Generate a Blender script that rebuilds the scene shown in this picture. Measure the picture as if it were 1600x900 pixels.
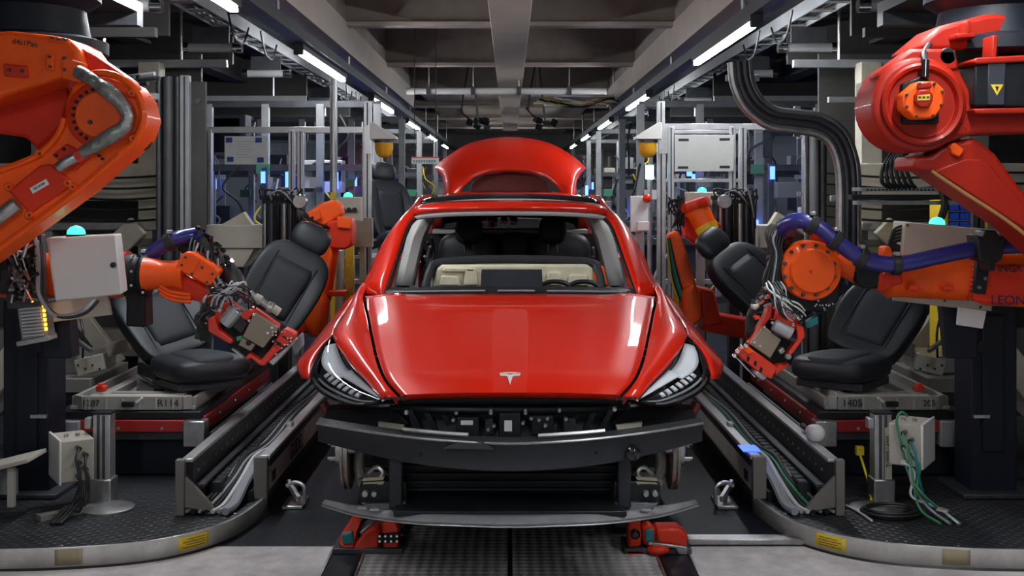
import bpy, bmesh, math, random
from mathutils import Vector, Matrix, Euler
for o in list(bpy.data.objects): bpy.data.objects.remove(o)
SC = bpy.context.scene
COL = SC.collection
R = math.radians
rnd = random.Random(7)

# ------------------------------------------------------------------ camera
FPX, VX, VY, CAMZ = 1850.0, 797.0, 295.0, 1.55      # focal length and vanishing point of the photograph (1600x900), eye height
cd = bpy.data.cameras.new('camera'); cam = bpy.data.objects.new('camera', cd); COL.objects.link(cam)
cam.location = (0, 0, CAMZ); cam.rotation_euler = (R(90), 0, 0)
cd.sensor_width = 36; cd.lens = FPX / 1600 * 36
cd.shift_x = (800 - VX) / 1600; cd.shift_y = -(450 - VY) / 1600
cd.clip_start = .05; cd.clip_end = 200
SC.camera = cam
# ------------------------------------------------------------------ world, exposure
w = bpy.data.worlds.new('hall_ambience'); SC.world = w; w.use_nodes = True
w.node_tree.nodes['Background'].inputs[0].default_value = (.90, .93, 1.0, 1)
w.node_tree.nodes['Background'].inputs[1].default_value = .125
SC.view_settings.view_transform = 'Standard'; SC.view_settings.look = 'None'
SC.view_settings.gamma = 1; SC.view_settings.exposure = 0.95
SC.view_settings.use_curve_mapping = False
STRIP_E = 66.0

def P(px, py, D):
    """point at distance D in front of the eye for a place in the 1600x900 frame"""
    return Vector(((px - VX) * D / FPX, D, CAMZ - (py - VY) * D / FPX))

# ------------------------------------------------------------------ materials
MATS = {}
def mat(name, col, rough=.5, metal=0, var=0, scale=8, bump=0, bscale=60, coat=0, spec=.5, emis=None, es=0, trans=0):
    if name in MATS: return MATS[name]
    m = bpy.data.materials.new(name); m.use_nodes = True; nt = m.node_tree
    b = nt.nodes['Principled BSDF']
    b.inputs['Base Color'].default_value = (*col, 1); b.inputs['Roughness'].default_value = rough
    b.inputs['Metallic'].default_value = metal; b.inputs['Specular IOR Level'].default_value = spec
    b.inputs['Coat Weight'].default_value = coat; b.inputs['Coat Roughness'].default_value = .03
    b.inputs['Transmission Weight'].default_value = trans
    if emis: b.inputs['Emission Color'].default_value = (*emis, 1); b.inputs['Emission Strength'].default_value = es
    tc = None
    if var or bump: tc = nt.nodes.new('ShaderNodeTexCoord')
    if var:
        n = nt.nodes.new('ShaderNodeTexNoise'); n.inputs['Scale'].default_value = scale
        n.inputs['Detail'].default_value = 6; n.inputs['Roughness'].default_value = .65
        nt.links.new(tc.outputs['Object'], n.inputs['Vector'])
        r = nt.nodes.new('ShaderNodeValToRGB')
        r.color_ramp.elements[0].position = .3; r.color_ramp.elements[1].position = .7
        r.color_ramp.elements[0].color = (*[c * (1 - var) for c in col], 1)
        r.color_ramp.elements[1].color = (*[min(1, c * (1 + var)) for c in col], 1)
        nt.links.new(n.outputs['Fac'], r.inputs['Fac']); nt.links.new(r.outputs['Color'], b.inputs['Base Color'])
        mr = nt.nodes.new('ShaderNodeMapRange'); mr.inputs['To Min'].default_value = max(.02, rough - .1); mr.inputs['To Max'].default_value = min(1, rough + .12)
        nt.links.new(n.outputs['Fac'], mr.inputs['Value']); nt.links.new(mr.outputs[0], b.inputs['Roughness'])
    if bump:
        n2 = nt.nodes.new('ShaderNodeTexNoise'); n2.inputs['Scale'].default_value = bscale; n2.inputs['Detail'].default_value = 4
        nt.links.new(tc.outputs['Object'], n2.inputs['Vector'])
        bp = nt.nodes.new('ShaderNodeBump'); bp.inputs['Strength'].default_value = bump; bp.inputs['Distance'].default_value = .01
        nt.links.new(n2.outputs['Fac'], bp.inputs['Height']); nt.links.new(bp.outputs[0], b.inputs['Normal'])
    MATS[name] = m; return m

def emit(name, col, s):
    return mat(name, (.02, .02, .02), .5, emis=col, es=s)

def glass(name, tint=(1, 1, 1), refl=.06, haze=0, hazecol=(.5, .55, .7)):
    """thin pane: clear body with a fresnel gloss and a little milky dirt"""
    m = bpy.data.materials.new(name); m.use_nodes = True; nt = m.node_tree; nt.nodes.clear()
    out = nt.nodes.new('ShaderNodeOutputMaterial'); t = nt.nodes.new('ShaderNodeBsdfTransparent'); t.inputs[0].default_value = (*tint, 1)
    g = nt.nodes.new('ShaderNodeBsdfGlossy'); g.inputs['Roughness'].default_value = .03
    fr = nt.nodes.new('ShaderNodeFresnel'); fr.inputs[0].default_value = 1.45
    mx = nt.nodes.new('ShaderNodeMixShader'); nt.links.new(fr.outputs[0], mx.inputs[0])
    nt.links.new(t.outputs[0], mx.inputs[1]); nt.links.new(g.outputs[0], mx.inputs[2])
    last = mx
    if haze:
        d = nt.nodes.new('ShaderNodeBsdfDiffuse'); d.inputs[0].default_value = (*hazecol, 1)
        m2 = nt.nodes.new('ShaderNodeMixShader'); m2.inputs[0].default_value = haze
        nt.links.new(mx.outputs[0], m2.inputs[1]); nt.links.new(d.outputs[0], m2.inputs[2]); last = m2
    nt.links.new(last.outputs[0], out.inputs[0])
    MATS[name] = m; return m

def pattern_mat(name, col, kind, rough=.5, metal=0, scale=30, strength=.6, var=.3):
    """dimpled mat / tread plate / grille relief"""
    m = mat(name, col, rough, metal, var=var, scale=3)
    nt = m.node_tree; b = nt.nodes['Principled BSDF']; tc = nt.nodes.new('ShaderNodeTexCoord')
    bp = nt.nodes.new('ShaderNodeBump'); bp.inputs['Strength'].default_value = strength; bp.inputs['Distance'].default_value = .006
    def math_(op, a, bb=None):
        n = nt.nodes.new('ShaderNodeMath'); n.operation = op
        for i, q in enumerate((a, bb)):
            if q is None: continue
            if isinstance(q, (int, float)): n.inputs[i].default_value = q
            else: nt.links.new(q, n.inputs[i])
        return n.outputs[0]
    sp = nt.nodes.new('ShaderNodeSeparateXYZ'); nt.links.new(tc.outputs['Object'], sp.inputs[0])
    k = scale * math.pi
    if kind == 'dots':
        a = math_('SINE', math_('MULTIPLY', sp.outputs[0], k)); c = math_('SINE', math_('MULTIPLY', sp.outputs[1], k))
        h = math_('GREATER_THAN', math_('MULTIPLY', a, c), .35)
        h = math_('SMOOTH_MAX', math_('MULTIPLY', a, c), 0.0)
    else:
        s_ = math_('ADD', sp.outputs[0], sp.outputs[1]); d_ = math_('SUBTRACT', sp.outputs[0], sp.outputs[1])
        a = math_('SINE', math_('MULTIPLY', s_, k)); c = math_('SINE', math_('MULTIPLY', d_, k))
        h = math_('MULTIPLY', math_('ABSOLUTE', a), math_('SIGN', math_('MULTIPLY', a, c)))
    nt.links.new(h, bp.inputs['Height']); nt.links.new(bp.outputs[0], b.inputs['Normal'])
    # wear: raised pattern is lighter where feet polish it
    src = b.inputs['Base Color'].links[0].from_socket
    mx = nt.nodes.new('ShaderNodeMix'); mx.data_type = 'RGBA'; mx.blend_type = 'MIX'
    nt.links.new(math_('MULTIPLY', math_('GREATER_THAN', h, .3), .5), mx.inputs[0])
    nt.links.new(src, mx.inputs[6]); mx.inputs[7].default_value = (*[min(1, c_ * 1.9 + .01) for c_ in col], 1)
    nt.links.new(mx.outputs[2], b.inputs['Base Color'])
    return m

ORANGE = mat('robot_orange', (.88, .095, .004), .45, var=.12, scale=5, bump=.08, bscale=90, coat=.08, spec=.3)
RED_R = mat('robot_red', (.64, .030, .006), .45, var=.15, scale=5, bump=.08, bscale=90, coat=.08, spec=.3)
TOOLRED = mat('tool_red', (.68, .03, .01), .35, var=.1, coat=.3)
PAINT = mat('car_red_paint', (.66, .015, .002), .42, metal=.05, coat=1.0, spec=.15)
SHADED_RED = mat('robot_red_shaded', (.34, .013, .004), .45, var=.15, scale=5, bump=.08, bscale=90, coat=.06, spec=.3)  # red of the right hanging robot, darkened to stand for its shade
EMBLEM = mat('bright_emblem', (.80, .78, .74), .3, .25)
PAINT_DARK = mat('car_red_dark_copy', (.11, .008, .006), .55, var=.25, scale=20)  # darker copy of the car red; on the boot lid it paints a dark reflection
BLACKP = mat('black_plastic', (.009, .010, .012), .45, var=.25, scale=12, bump=.1, spec=.3)
BLACKG = mat('black_gloss', (.008, .008, .010), .18, coat=.4)
CHAR = mat('charcoal_plastic', (.020, .021, .025), .55, var=.2, scale=15, bump=.15, bscale=150, spec=.35)
SEATM = mat('seat_leather', (.015, .017, .022), .46, var=.15, scale=10, bump=.12, bscale=220, spec=.4)
SEATI = mat('seat_insert', (.022, .024, .030), .6, var=.12, scale=10, bump=.2, bscale=260, spec=.3)
CHROME = mat('chrome', (.85, .85, .86), .1, 1)
STEEL = mat('steel', (.42, .42, .42), .35, .9, var=.25, scale=14)
ALU = mat('aluminium_profile', (.50, .50, .51), .38, .75, var=.15, scale=10)
DSTEEL = mat('dark_steel', (.06, .062, .070), .45, .5, var=.3, scale=9)
NAVY = mat('dark_column_paint_and_shade', (.007, .009, .016), .5, var=.3, scale=4, spec=.3)
DARKBAY = mat('dark_bay_paint', (.055, .052, .050), .65, var=.25, scale=2, spec=.2)
CREAM = mat('cream_enamel', (.42, .39, .33), .5, var=.15, scale=3, bump=.05)
BEIGE = mat('beige_machine_paint', (.42, .385, .31), .55, var=.22, scale=3)
BEIGED = mat('grey_beige_panel', (.17, .16, .145), .6, var=.2, scale=2)
WHITE = mat('white_panel', (.68, .67, .65), .45, var=.06, scale=3)
GREYP = mat('grey_painted_metal', (.22, .225, .235), .5, var=.18, scale=5)
DGREY = mat('dark_grey_metal', (.045, .046, .050), .55, var=.3, scale=6)
HOSE = mat('blue_hose', (.022, .022, .17), .32, coat=.3)
RUBBER = mat('black_rubber', (.012, .012, .013), .5)
YELLOW = mat('yellow_label', (.75, .52, .03), .5, var=.15, scale=40)
AMBER = mat('amber_lamp', (.72, .36, .02), .2, coat=.6)
TEAL = mat('teal_cap', (.01, .16, .18), .4)
GREENW = mat('green_cable', (.05, .25, .12), .45)
GREYW = mat('grey_cable', (.30, .31, .34), .45)
WHITEW = mat('white_cable', (.6, .6, .6), .45)
BLUEP = mat('blue_plastic', (.02, .08, .55), .4)
PAPER = mat('paper', (.62, .63, .64), .7)
INK = mat('ink', (.01, .01, .02), .6)
CONC = mat('floor_white', (.56, .52, .52), .7, var=.28, scale=7, bump=.25, bscale=70)
FOAM = mat('pale_insulation', (.62, .58, .42), .7, var=.18, scale=9, bump=.3, bscale=25)
LGREY = mat('light_grey_trim', (.36, .36, .35), .6, var=.05)
TAN = mat('tan_plate', (.27, .21, .155), .45, .2, var=.1, scale=6)
CARD = mat('cardboard', (.30, .17, .08), .8, var=.15)
STRIPM = emit('light_strip_white', (.93, .97, 1.0), STRIP_E)
GREENL = emit('green_lamp', (.05, .9, .55), 1.3)
BLUEL = emit('blue_lamp', (.05, .12, 1.0), 5)
CYANL = emit('cyan_lamp', (.35, .95, .9), 3)
AMBERL = emit('amber_led', (1.0, .42, .02), 4)
GLASS = glass('clear_pane', (.86, .89, .95), haze=.010, hazecol=(.35, .42, .7))
LENS = glass('lamp_lens', (.97, .98, 1.0))
ROOFG = mat('dark_roof_glass', (.012, .014, .016), .06, coat=.5)

# ------------------------------------------------------------------ mesh helpers
ORG = {}
class MB:
    def __init__(s): s.v = []; s.f = []; s.mi = []; s.cur = 0
    def mat(s, i): s.cur = i; return s
    def add(s, vs, fs):
        n = len(s.v); s.v += [tuple(p) for p in vs]; s.f += [tuple(i + n for i in f) for f in fs]; s.mi += [s.cur] * len(fs); return s
    def box(s, c, size, rot=None):
        c = Vector(c); h = Vector(size) / 2
        vs = [Vector((x * h.x, y * h.y, z * h.z)) for x in (-1, 1) for y in (-1, 1) for z in (-1, 1)]
        if rot is not None:
            m = rot if isinstance(rot, Matrix) else Euler(rot).to_matrix()
            vs = [m @ p for p in vs]
        return s.add([p + c for p in vs], [(0, 1, 3, 2), (4, 6, 7, 5), (0, 4, 5, 1), (2, 3, 7, 6), (0, 2, 6, 4), (1, 5, 7, 3)])
    def bx(s, x0, x1, y0, y1, z0, z1):
        return s.box(((x0 + x1) / 2, (y0 + y1) / 2, (z0 + z1) / 2), (abs(x1 - x0), abs(y1 - y0), abs(z1 - z0)))
    def bar(s, a, b, wd, ht, up=(0, 0, 1)):
        """square bar between two points; wd across, ht along up"""
        a = Vector(a); b = Vector(b); d = (b - a); L = d.length; d.normalize(); up = Vector(up)
        if abs(d.dot(up)) > .99: up = Vector((0, 1, 0))
        x = d.cross(up).normalized(); z = x.cross(d)
        m = Matrix((x, d, z)).transposed()
        return s.box((a + b) / 2, (wd, L, ht), m)
    def cyl(s, a, b, r0, r1=None, n=16, cap=True):
        a = Vector(a); b = Vector(b); r1 = r0 if r1 is None else r1
        d = (b - a).normalized(); t = Vector((0, 0, 1)) if abs(d.z) < .9 else Vector((1, 0, 0))
        u = d.cross(t).normalized(); w_ = d.cross(u)
        vs = []
        for p, r in ((a, r0), (b, r1)):
            vs += [p + (u * math.cos(i * 2 * math.pi / n) + w_ * math.sin(i * 2 * math.pi / n)) * r for i in range(n)]
        fs = [(i, (i + 1) % n, n + (i + 1) % n, n + i) for i in range(n)]
        if cap: fs += [tuple(range(n - 1, -1, -1)), tuple(range(n, 2 * n))]
        return s.add(vs, fs)
    def lathe(s, prof, o, axis, n=24, cap=True):
        """prof: (radius, distance along axis) pairs"""
        o = Vector(o); d = Vector(axis).normalized(); t = Vector((0, 0, 1)) if abs(d.z) < .9 else Vector((1, 0, 0))
        u = d.cross(t).normalized(); w_ = d.cross(u); vs = []; fs = []
        for r, h in prof:
            vs += [o + d * h + (u * math.cos(i * 2 * math.pi / n) + w_ * math.sin(i * 2 * math.pi / n)) * max(r, 1e-4) for i in range(n)]
        for k in range(len(prof) - 1):
            fs += [(k * n + i, k * n + (i + 1) % n, (k + 1) * n + (i + 1) % n, (k + 1) * n + i) for i in range(n)]
        if cap: fs += [tuple(range(n - 1, -1, -1)), tuple(range((len(prof) - 1) * n, len(prof) * n))]
        return s.add(vs, fs)
    def tube(s, pts, r, n=8, sub=6, cap=True, rib=0):
        pts = smooth_path([Vector(p) for p in pts], sub) if sub else [Vector(p) for p in pts]
        d = (pts[1] - pts[0]).normalized(); t = Vector((0, 0, 1)) if abs(d.z) < .9 else Vector((1, 0, 0))
        u = d.cross(t).normalized(); vs = []; fs = []
        for k, p in enumerate(pts):
            d = (pts[min(k + 1, len(pts) - 1)] - pts[max(k - 1, 0)]).normalized()
            u = (u - d * u.dot(d)).normalized(); w_ = d.cross(u)
            rr = r[min(k * len(r) // len(pts), len(r) - 1)] if isinstance(r, (list, tuple)) else r
            if rib: rr *= 1 + rib * (1 if k % 2 else -1)
            vs += [p + (u * math.cos(i * 2 * math.pi / n) + w_ * math.sin(i * 2 * math.pi / n)) * rr for i in range(n)]
        for k in range(len(pts) - 1):
            fs += [(k * n + i, k * n + (i + 1) % n, (k + 1) * n + (i + 1) % n, (k + 1) * n + i) for i in range(n)]
        if cap: fs += [tuple(range(n - 1, -1, -1)), tuple(range((len(pts) - 1) * n, len(pts) * n))]
        return s.add(vs, fs)
    def ball(s, c, rad, rot=None, nu=20, nv=12, e=1.0):
        c = Vector(c); rad = Vector(rad) if not isinstance(rad, (int, float)) else Vector((rad,) * 3)
        m = (rot if isinstance(rot, Matrix) else Euler(rot).to_matrix()) if rot is not None else Matrix.Identity(3)
        sg = lambda x: math.copysign(abs(x) ** e, x)
        vs = []; fs = []
        for j in range(nv + 1):
            a = math.pi * j / nv
            for i in range(nu):
                b = 2 * math.pi * i / nu
                sa = max(math.sin(a), 1e-3)
                vs.append(c + m @ Vector((rad.x * sg(sa) * sg(math.cos(b)), rad.y * sg(sa) * sg(math.sin(b)), rad.z * sg(math.cos(a)))))
        for j in range(nv):
            fs += [(j * nu + i, (j + 1) * nu + i, (j + 1) * nu + (i + 1) % nu, j * nu + (i + 1) % nu) for i in range(nu)]
        return s.add(vs, fs)
    def prism(s, pts, ex):
        pts = [Vector(p) for p in pts]; ex = Vector(ex); n = len(pts)
        fs = [tuple(range(n - 1, -1, -1)), tuple(range(n, 2 * n))] + [(i, (i + 1) % n, n + (i + 1) % n, n + i) for i in range(n)]
        return s.add(pts + [p + ex for p in pts], fs)
    def grid(s, rows, closed=False):
        nr = len(rows); nc = len(rows[0]); vs = [p for r in rows for p in r]; fs = []
        for j in range(nr - 1):
            for i in range(nc if closed else nc - 1):
                fs.append((j * nc + i, j * nc + (i + 1) % nc, (j + 1) * nc + (i + 1) % nc, (j + 1) * nc + i))
        return s.add(vs, fs)
    def build(s, name, m, parent=None, bev=0, seg=2, solid=0, off=-1, ang=35, sub=0, flat=False, org=None):
        me = bpy.data.meshes.new(name); V = [Vector(p) for p in s.v]
        if parent is not None: o0 = ORG[parent.name]
        elif org is not None: o0 = Vector(org)
        else:
            xs = [p.x for p in V]; ys = [p.y for p in V]; zs = [p.z for p in V]
            o0 = Vector(((min(xs) + max(xs)) / 2, (min(ys) + max(ys)) / 2, min(zs)))
        me.from_pydata([p - o0 for p in V], [], s.f)
        ms = m if isinstance(m, (list, tuple)) else [m]
        for q in ms: me.materials.append(q)
        if len(ms) > 1:
            for i, p in enumerate(me.polygons):
                if i < len(s.mi): p.material_index = min(s.mi[i], len(ms) - 1)
        bm = bmesh.new(); bm.from_mesh(me); bmesh.ops.remove_doubles(bm, verts=bm.verts, dist=1e-6)
        bmesh.ops.recalc_face_normals(bm, faces=bm.faces); bm.to_mesh(me); bm.free()
        if not flat:
            me.polygons.foreach_set('use_smooth', [True] * len(me.polygons)); me.set_sharp_from_angle(angle=R(ang))
        o = bpy.data.objects.new(name, me); COL.objects.link(o)
        if parent is not None: o.parent = parent; ORG[o.name] = o0
        else: o.location = o0; ORG[o.name] = o0
        if solid: q = o.modifiers.new('thickness', 'SOLIDIFY'); q.thickness = solid; q.offset = off
        if sub: q = o.modifiers.new('smooth', 'SUBSURF'); q.levels = sub; q.render_levels = sub
        if bev: q = o.modifiers.new('edge', 'BEVEL'); q.width = bev; q.segments = seg; q.limit_method = 'ANGLE'; q.angle_limit = R(40); q.harden_normals = False
        return o

def smooth_path(p, sub):
    if len(p) < 3 or sub < 2: return p
    out = []
    for i in range(len(p) - 1):
        p0 = p[max(i - 1, 0)]; p1 = p[i]; p2 = p[i + 1]; p3 = p[min(i + 2, len(p) - 1)]
        for k in range(sub):
            t = k / sub
            out.append(.5 * ((2 * p1) + (p2 - p0) * t + (2 * p0 - 5 * p1 + 4 * p2 - p3) * t * t + (3 * p1 - p0 - 3 * p2 + p3) * t ** 3))
    return out + [p[-1]]

def resample(pts, n):
    """n points along a smooth curve through pts, evenly by index"""
    pts = [Vector(p) for p in pts]; fine = smooth_path(pts, 16)
    ln = [0]
    for a, b in zip(fine, fine[1:]): ln.append(ln[-1] + (b - a).length)
    out = []; k = 0
    for i in range(n):
        t = ln[-1] * i / (n - 1)
        while k < len(fine) - 2 and ln[k + 1] < t: k += 1
        q = (t - ln[k]) / max(ln[k + 1] - ln[k], 1e-9); out.append(fine[k].lerp(fine[k + 1], min(1, max(0, q))))
    return out

def tag(o, label, cat, group=None):
    o['label'] = label; o['category'] = cat
    if group: o['group'] = group
    return o
def thing(name, label, cat, loc=(0, 0, 0), group=None):
    o = bpy.data.objects.new(name, None); COL.objects.link(o); o.location = loc; o.empty_display_size = .1
    ORG[o.name] = Vector(loc); return tag(o, label, cat, group)
def struct(o): o['kind'] = 'structure'; return o
def copy_tree(o, loc=None, parent=None, label=None):
    c = o.copy(); COL.objects.link(c); c.parent = parent
    if loc is not None: c.location = loc
    if label: c['label'] = label
    for ch in list(o.children): copy_tree(ch, None, c)
    return c
def text(mb_name, s, size, m, parent, M, ext=.001):
    """lettering as a thin mesh; M places it (x right, y up, z out)"""
    cu = bpy.data.curves.new('lettering', 'FONT'); cu.body = s; cu.size = size; cu.extrude = ext; cu.align_x = 'CENTER'; cu.align_y = 'CENTER'
    to = bpy.data.objects.new('lettering_source', cu); COL.objects.link(to)
    bpy.context.view_layer.update()
    me = bpy.data.meshes.new_from_object(to.evaluated_get(bpy.context.evaluated_depsgraph_get()))
    bpy.data.objects.remove(to); bpy.data.curves.remove(cu)
    me.transform(Matrix.Translation(-ORG[parent.name]) @ M); me.materials.clear(); me.materials.append(m)
    o = bpy.data.objects.new(mb_name, me); COL.objects.link(o); o.parent = parent; ORG[o.name] = ORG[parent.name]
    return o
def frame(o, x, y, z=None):
    """4x4 from origin and two axes"""
    x = Vector(x).normalized(); y = Vector(y); y = (y - x * y.dot(x)).normalized(); z = x.cross(y)
    m = Matrix((x, y, z)).transposed().to_4x4(); m.translation = Vector(o); return m
# ================================================================== the setting
FLOORM = mat('dark_floor', (.012, .013, .016), .5, var=.4, scale=5, bump=.15, bscale=40, spec=.3)
MATM = mat('black_floor_mat', (.009, .011, .016), .55, var=.45, scale=9, bump=.2, bscale=45, spec=.25)
TREAD = pattern_mat('tread_plate', (.36, .35, .34), 'tread', .5, .1, scale=22, strength=.5, var=.4)
CEILM = mat('ceiling_sheet', (.035, .035, .038), .7, var=.3, scale=1.5)
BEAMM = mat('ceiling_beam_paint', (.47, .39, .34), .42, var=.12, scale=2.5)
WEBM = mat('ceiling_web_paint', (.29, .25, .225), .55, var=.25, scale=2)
WALLM = mat('hall_wall', (.07, .072, .08), .7, var=.3, scale=1.2)
ENDM = mat('hall_end_wall', (.40, .39, .37), .7, var=.2, scale=1.2)
floor = struct(MB().bx(-5.2, 5.2, -5, 38, -.08, 0).build('floor', FLOORM))
floor['label'] = 'dark factory floor'
for s_ in (-1, 1):
    x0, x1 = (s_ * .765, s_ * 5.1)
    MB().bx(min(x0, x1), max(x0, x1), -4, 5.12, 0, .004).build('floor_slab', CONC, floor)
    MB().bx(min(s_ * .62, s_ * 1.3), max(s_ * .62, s_ * 1.3), 5.125, 12, 0, .004).build('floor_mat', MATM, floor)
    MB().bx(min(s_ * .01, s_ * .61), max(s_ * .01, s_ * .61), 3.0, 5.60, 0, .006).build('tread_plate', TREAD, floor)
    MB().bx(min(s_ * .01, s_ * .61), max(s_ * .01, s_ * .61), 5.61, 10.5, 0, .006).build('tread_plate', TREAD, floor)
    MB().bx(min(s_ * .63, s_ * .75), max(s_ * .63, s_ * .75), 2.5, 5.11, .0, .006).build('slot_cover', NAVY, floor)
    MB().bx(min(s_ * .612, s_ * .622), max(s_ * .612, s_ * .622), 2.5, 10, .0, .012).build('slot_edge', STEEL, floor)
    MB().bx(min(s_ * .752, s_ * .762), max(s_ * .752, s_ * .762), 2.5, 5.11, .0, .012).build('slot_edge', STEEL, floor)
MB().bx(.77, 1.28, 5.13, 5.19, .004, .03).build('threshold_strip', STEEL, floor, bev=.004)
MB().bx(.77, 1.28, 5.20, 5.245, .004, .02).build('threshold_strip', ALU, floor, bev=.004)
for s_, nm in ((-1, 'wall_left'), (1, 'wall_right')):
    wl = struct(MB().bx(min(s_ * 5.2, s_ * 5.3), max(s_ * 5.2, s_ * 5.3), -5, 38, 0, 4.2).build(nm, WALLM)); wl['label'] = 'dark side wall of the hall'
struct(MB().bx(-5.3, 5.3, 38, 38.1, 0, 4.2).build('wall_back', ENDM))['label'] = 'far end wall of the hall'
ceiling = struct(MB().bx(-5.3, 5.3, -5, 38.1, 4.1, 4.2).build('ceiling', CEILM)); ceiling['label'] = 'dark sheet ceiling'
# steelwork under the ceiling: one long centre beam, two side beams, cross beams with bolted ends
MB().bx(-.175, .175, -5, 30, 3.02, 3.06).bx(-.02, .02, -5, 30, 3.06, 4.1).build('centre_beam', BEAMM, ceiling, bev=.006)
for s_ in (-1, 1):
    m_ = MB()
    m_.prism([(s_ * 1.60, -5, 2.90), (s_ * 1.88, -5, 2.90), (s_ * 1.88, -5, 2.93), (s_ * 1.66, -5, 2.95), (s_ * 1.60, -5, 3.16), (s_ * 1.57, -5, 3.16)], (0, 24.6, 0))
    m_.build('side_beam', BEAMM, ceiling, bev=.004)
    MB().bx(min(s_ * 1.60, s_ * 1.86), max(s_ * 1.60, s_ * 1.86), -5, 19.6, 2.97, 4.1).build('side_beam_web', WEBM, ceiling)
for k, D in enumerate((7.6, 11.5, 15.2, 19.1, 23.0, 27.0, 31.0)):
    for s_ in (-1, 1):
        a, b = (.03, 1.60) if D < 19.5 else (.03, 5.2)
        MB().bx(min(s_ * a, s_ * b), max(s_ * a, s_ * b), D - .09, D + .09, 3.12, 3.165).build('cross_beam_flange', BEAMM, ceiling, bev=.004)
        MB().bx(min(s_ * a, s_ * b), max(s_ * a, s_ * b), D - .012, D + .012, 3.165, 3.62).build('cross_beam_web', WEBM, ceiling)
        MB().bx(min(s_ * a, s_ * b), max(s_ * a, s_ * b), D - .09, D + .09, 3.62, 3.66).build('cross_beam_flange', WEBM, ceiling)
        bm_ = MB()
        for j in range(3):
            bm_.cyl((s_ * .12, D - .012, 3.25 + j * .11), (s_ * .12, D - .05, 3.25 + j * .11), .032, n=6)
        bm_.build('bolt_group', DSTEEL, ceiling)
        MB().bx(min(s_ * .02, s_ * .19), max(s_ * .02, s_ * .19), D - .03, D - .012, 3.17, 3.6).build('end_plate', WEBM, ceiling)
    MB().bx(-1.6, 1.6, D + .1, D + 3.6, 3.66, 3.70).build('deck_sheet', WEBM, ceiling)
# side bays: lengthwise girders and cross members
for s_ in (-1, 1):
    for X, z in ((3.0, 2.72), (4.3, 2.9)):
        m_ = MB(); m_.bx(s_ * X - .09, s_ * X + .09, 5, 30, z, z + .03).bx(s_ * X - .012, s_ * X + .012, 5, 30, z + .03, z + .28).bx(s_ * X - .09, s_ * X + .09, 5, 30, z + .28, z + .31)
        m_.build('bay_girder', DARKBAY, ceiling)
    for D in (7.2, 9.0, 12.5, 16, 20, 24):
        m_ = MB(); m_.bx(min(s_ * 2.15, s_ * 4.9), max(s_ * 2.15, s_ * 4.9), D - .03, D + .03, 2.47, 2.53)
        m_.build('bay_cross_rail', DARKBAY if D < 8 else GREYP, ceiling, bev=.004)
        MB().bx(min(s_ * 2.25, s_ * 5.0), max(s_ * 2.25, s_ * 5.0), D + .6, D + .64, 2.56, 2.98).build('bay_panel', DARKBAY, ceiling)
        for q in range(3):
            MB().cyl((s_ * (2.5 + q * .8), D, 2.53), (s_ * (2.5 + q * .8), D, 4.1), .012, n=6).build('hanger_rod', STEEL, ceiling)
    MB().bx(min(s_ * 1.95, s_ * 5.2), max(s_ * 1.95, s_ * 5.2), 6.5, 30, 3.02, 3.05).build('bay_deck', DGREY, ceiling)

MB().bx(-1.6, 1.6, 20.2, 37, 3.24, 3.27).build('added_far_ceiling', BEAMM, ceiling)  # pale suspended panel added so the far ceiling looks lit
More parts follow.
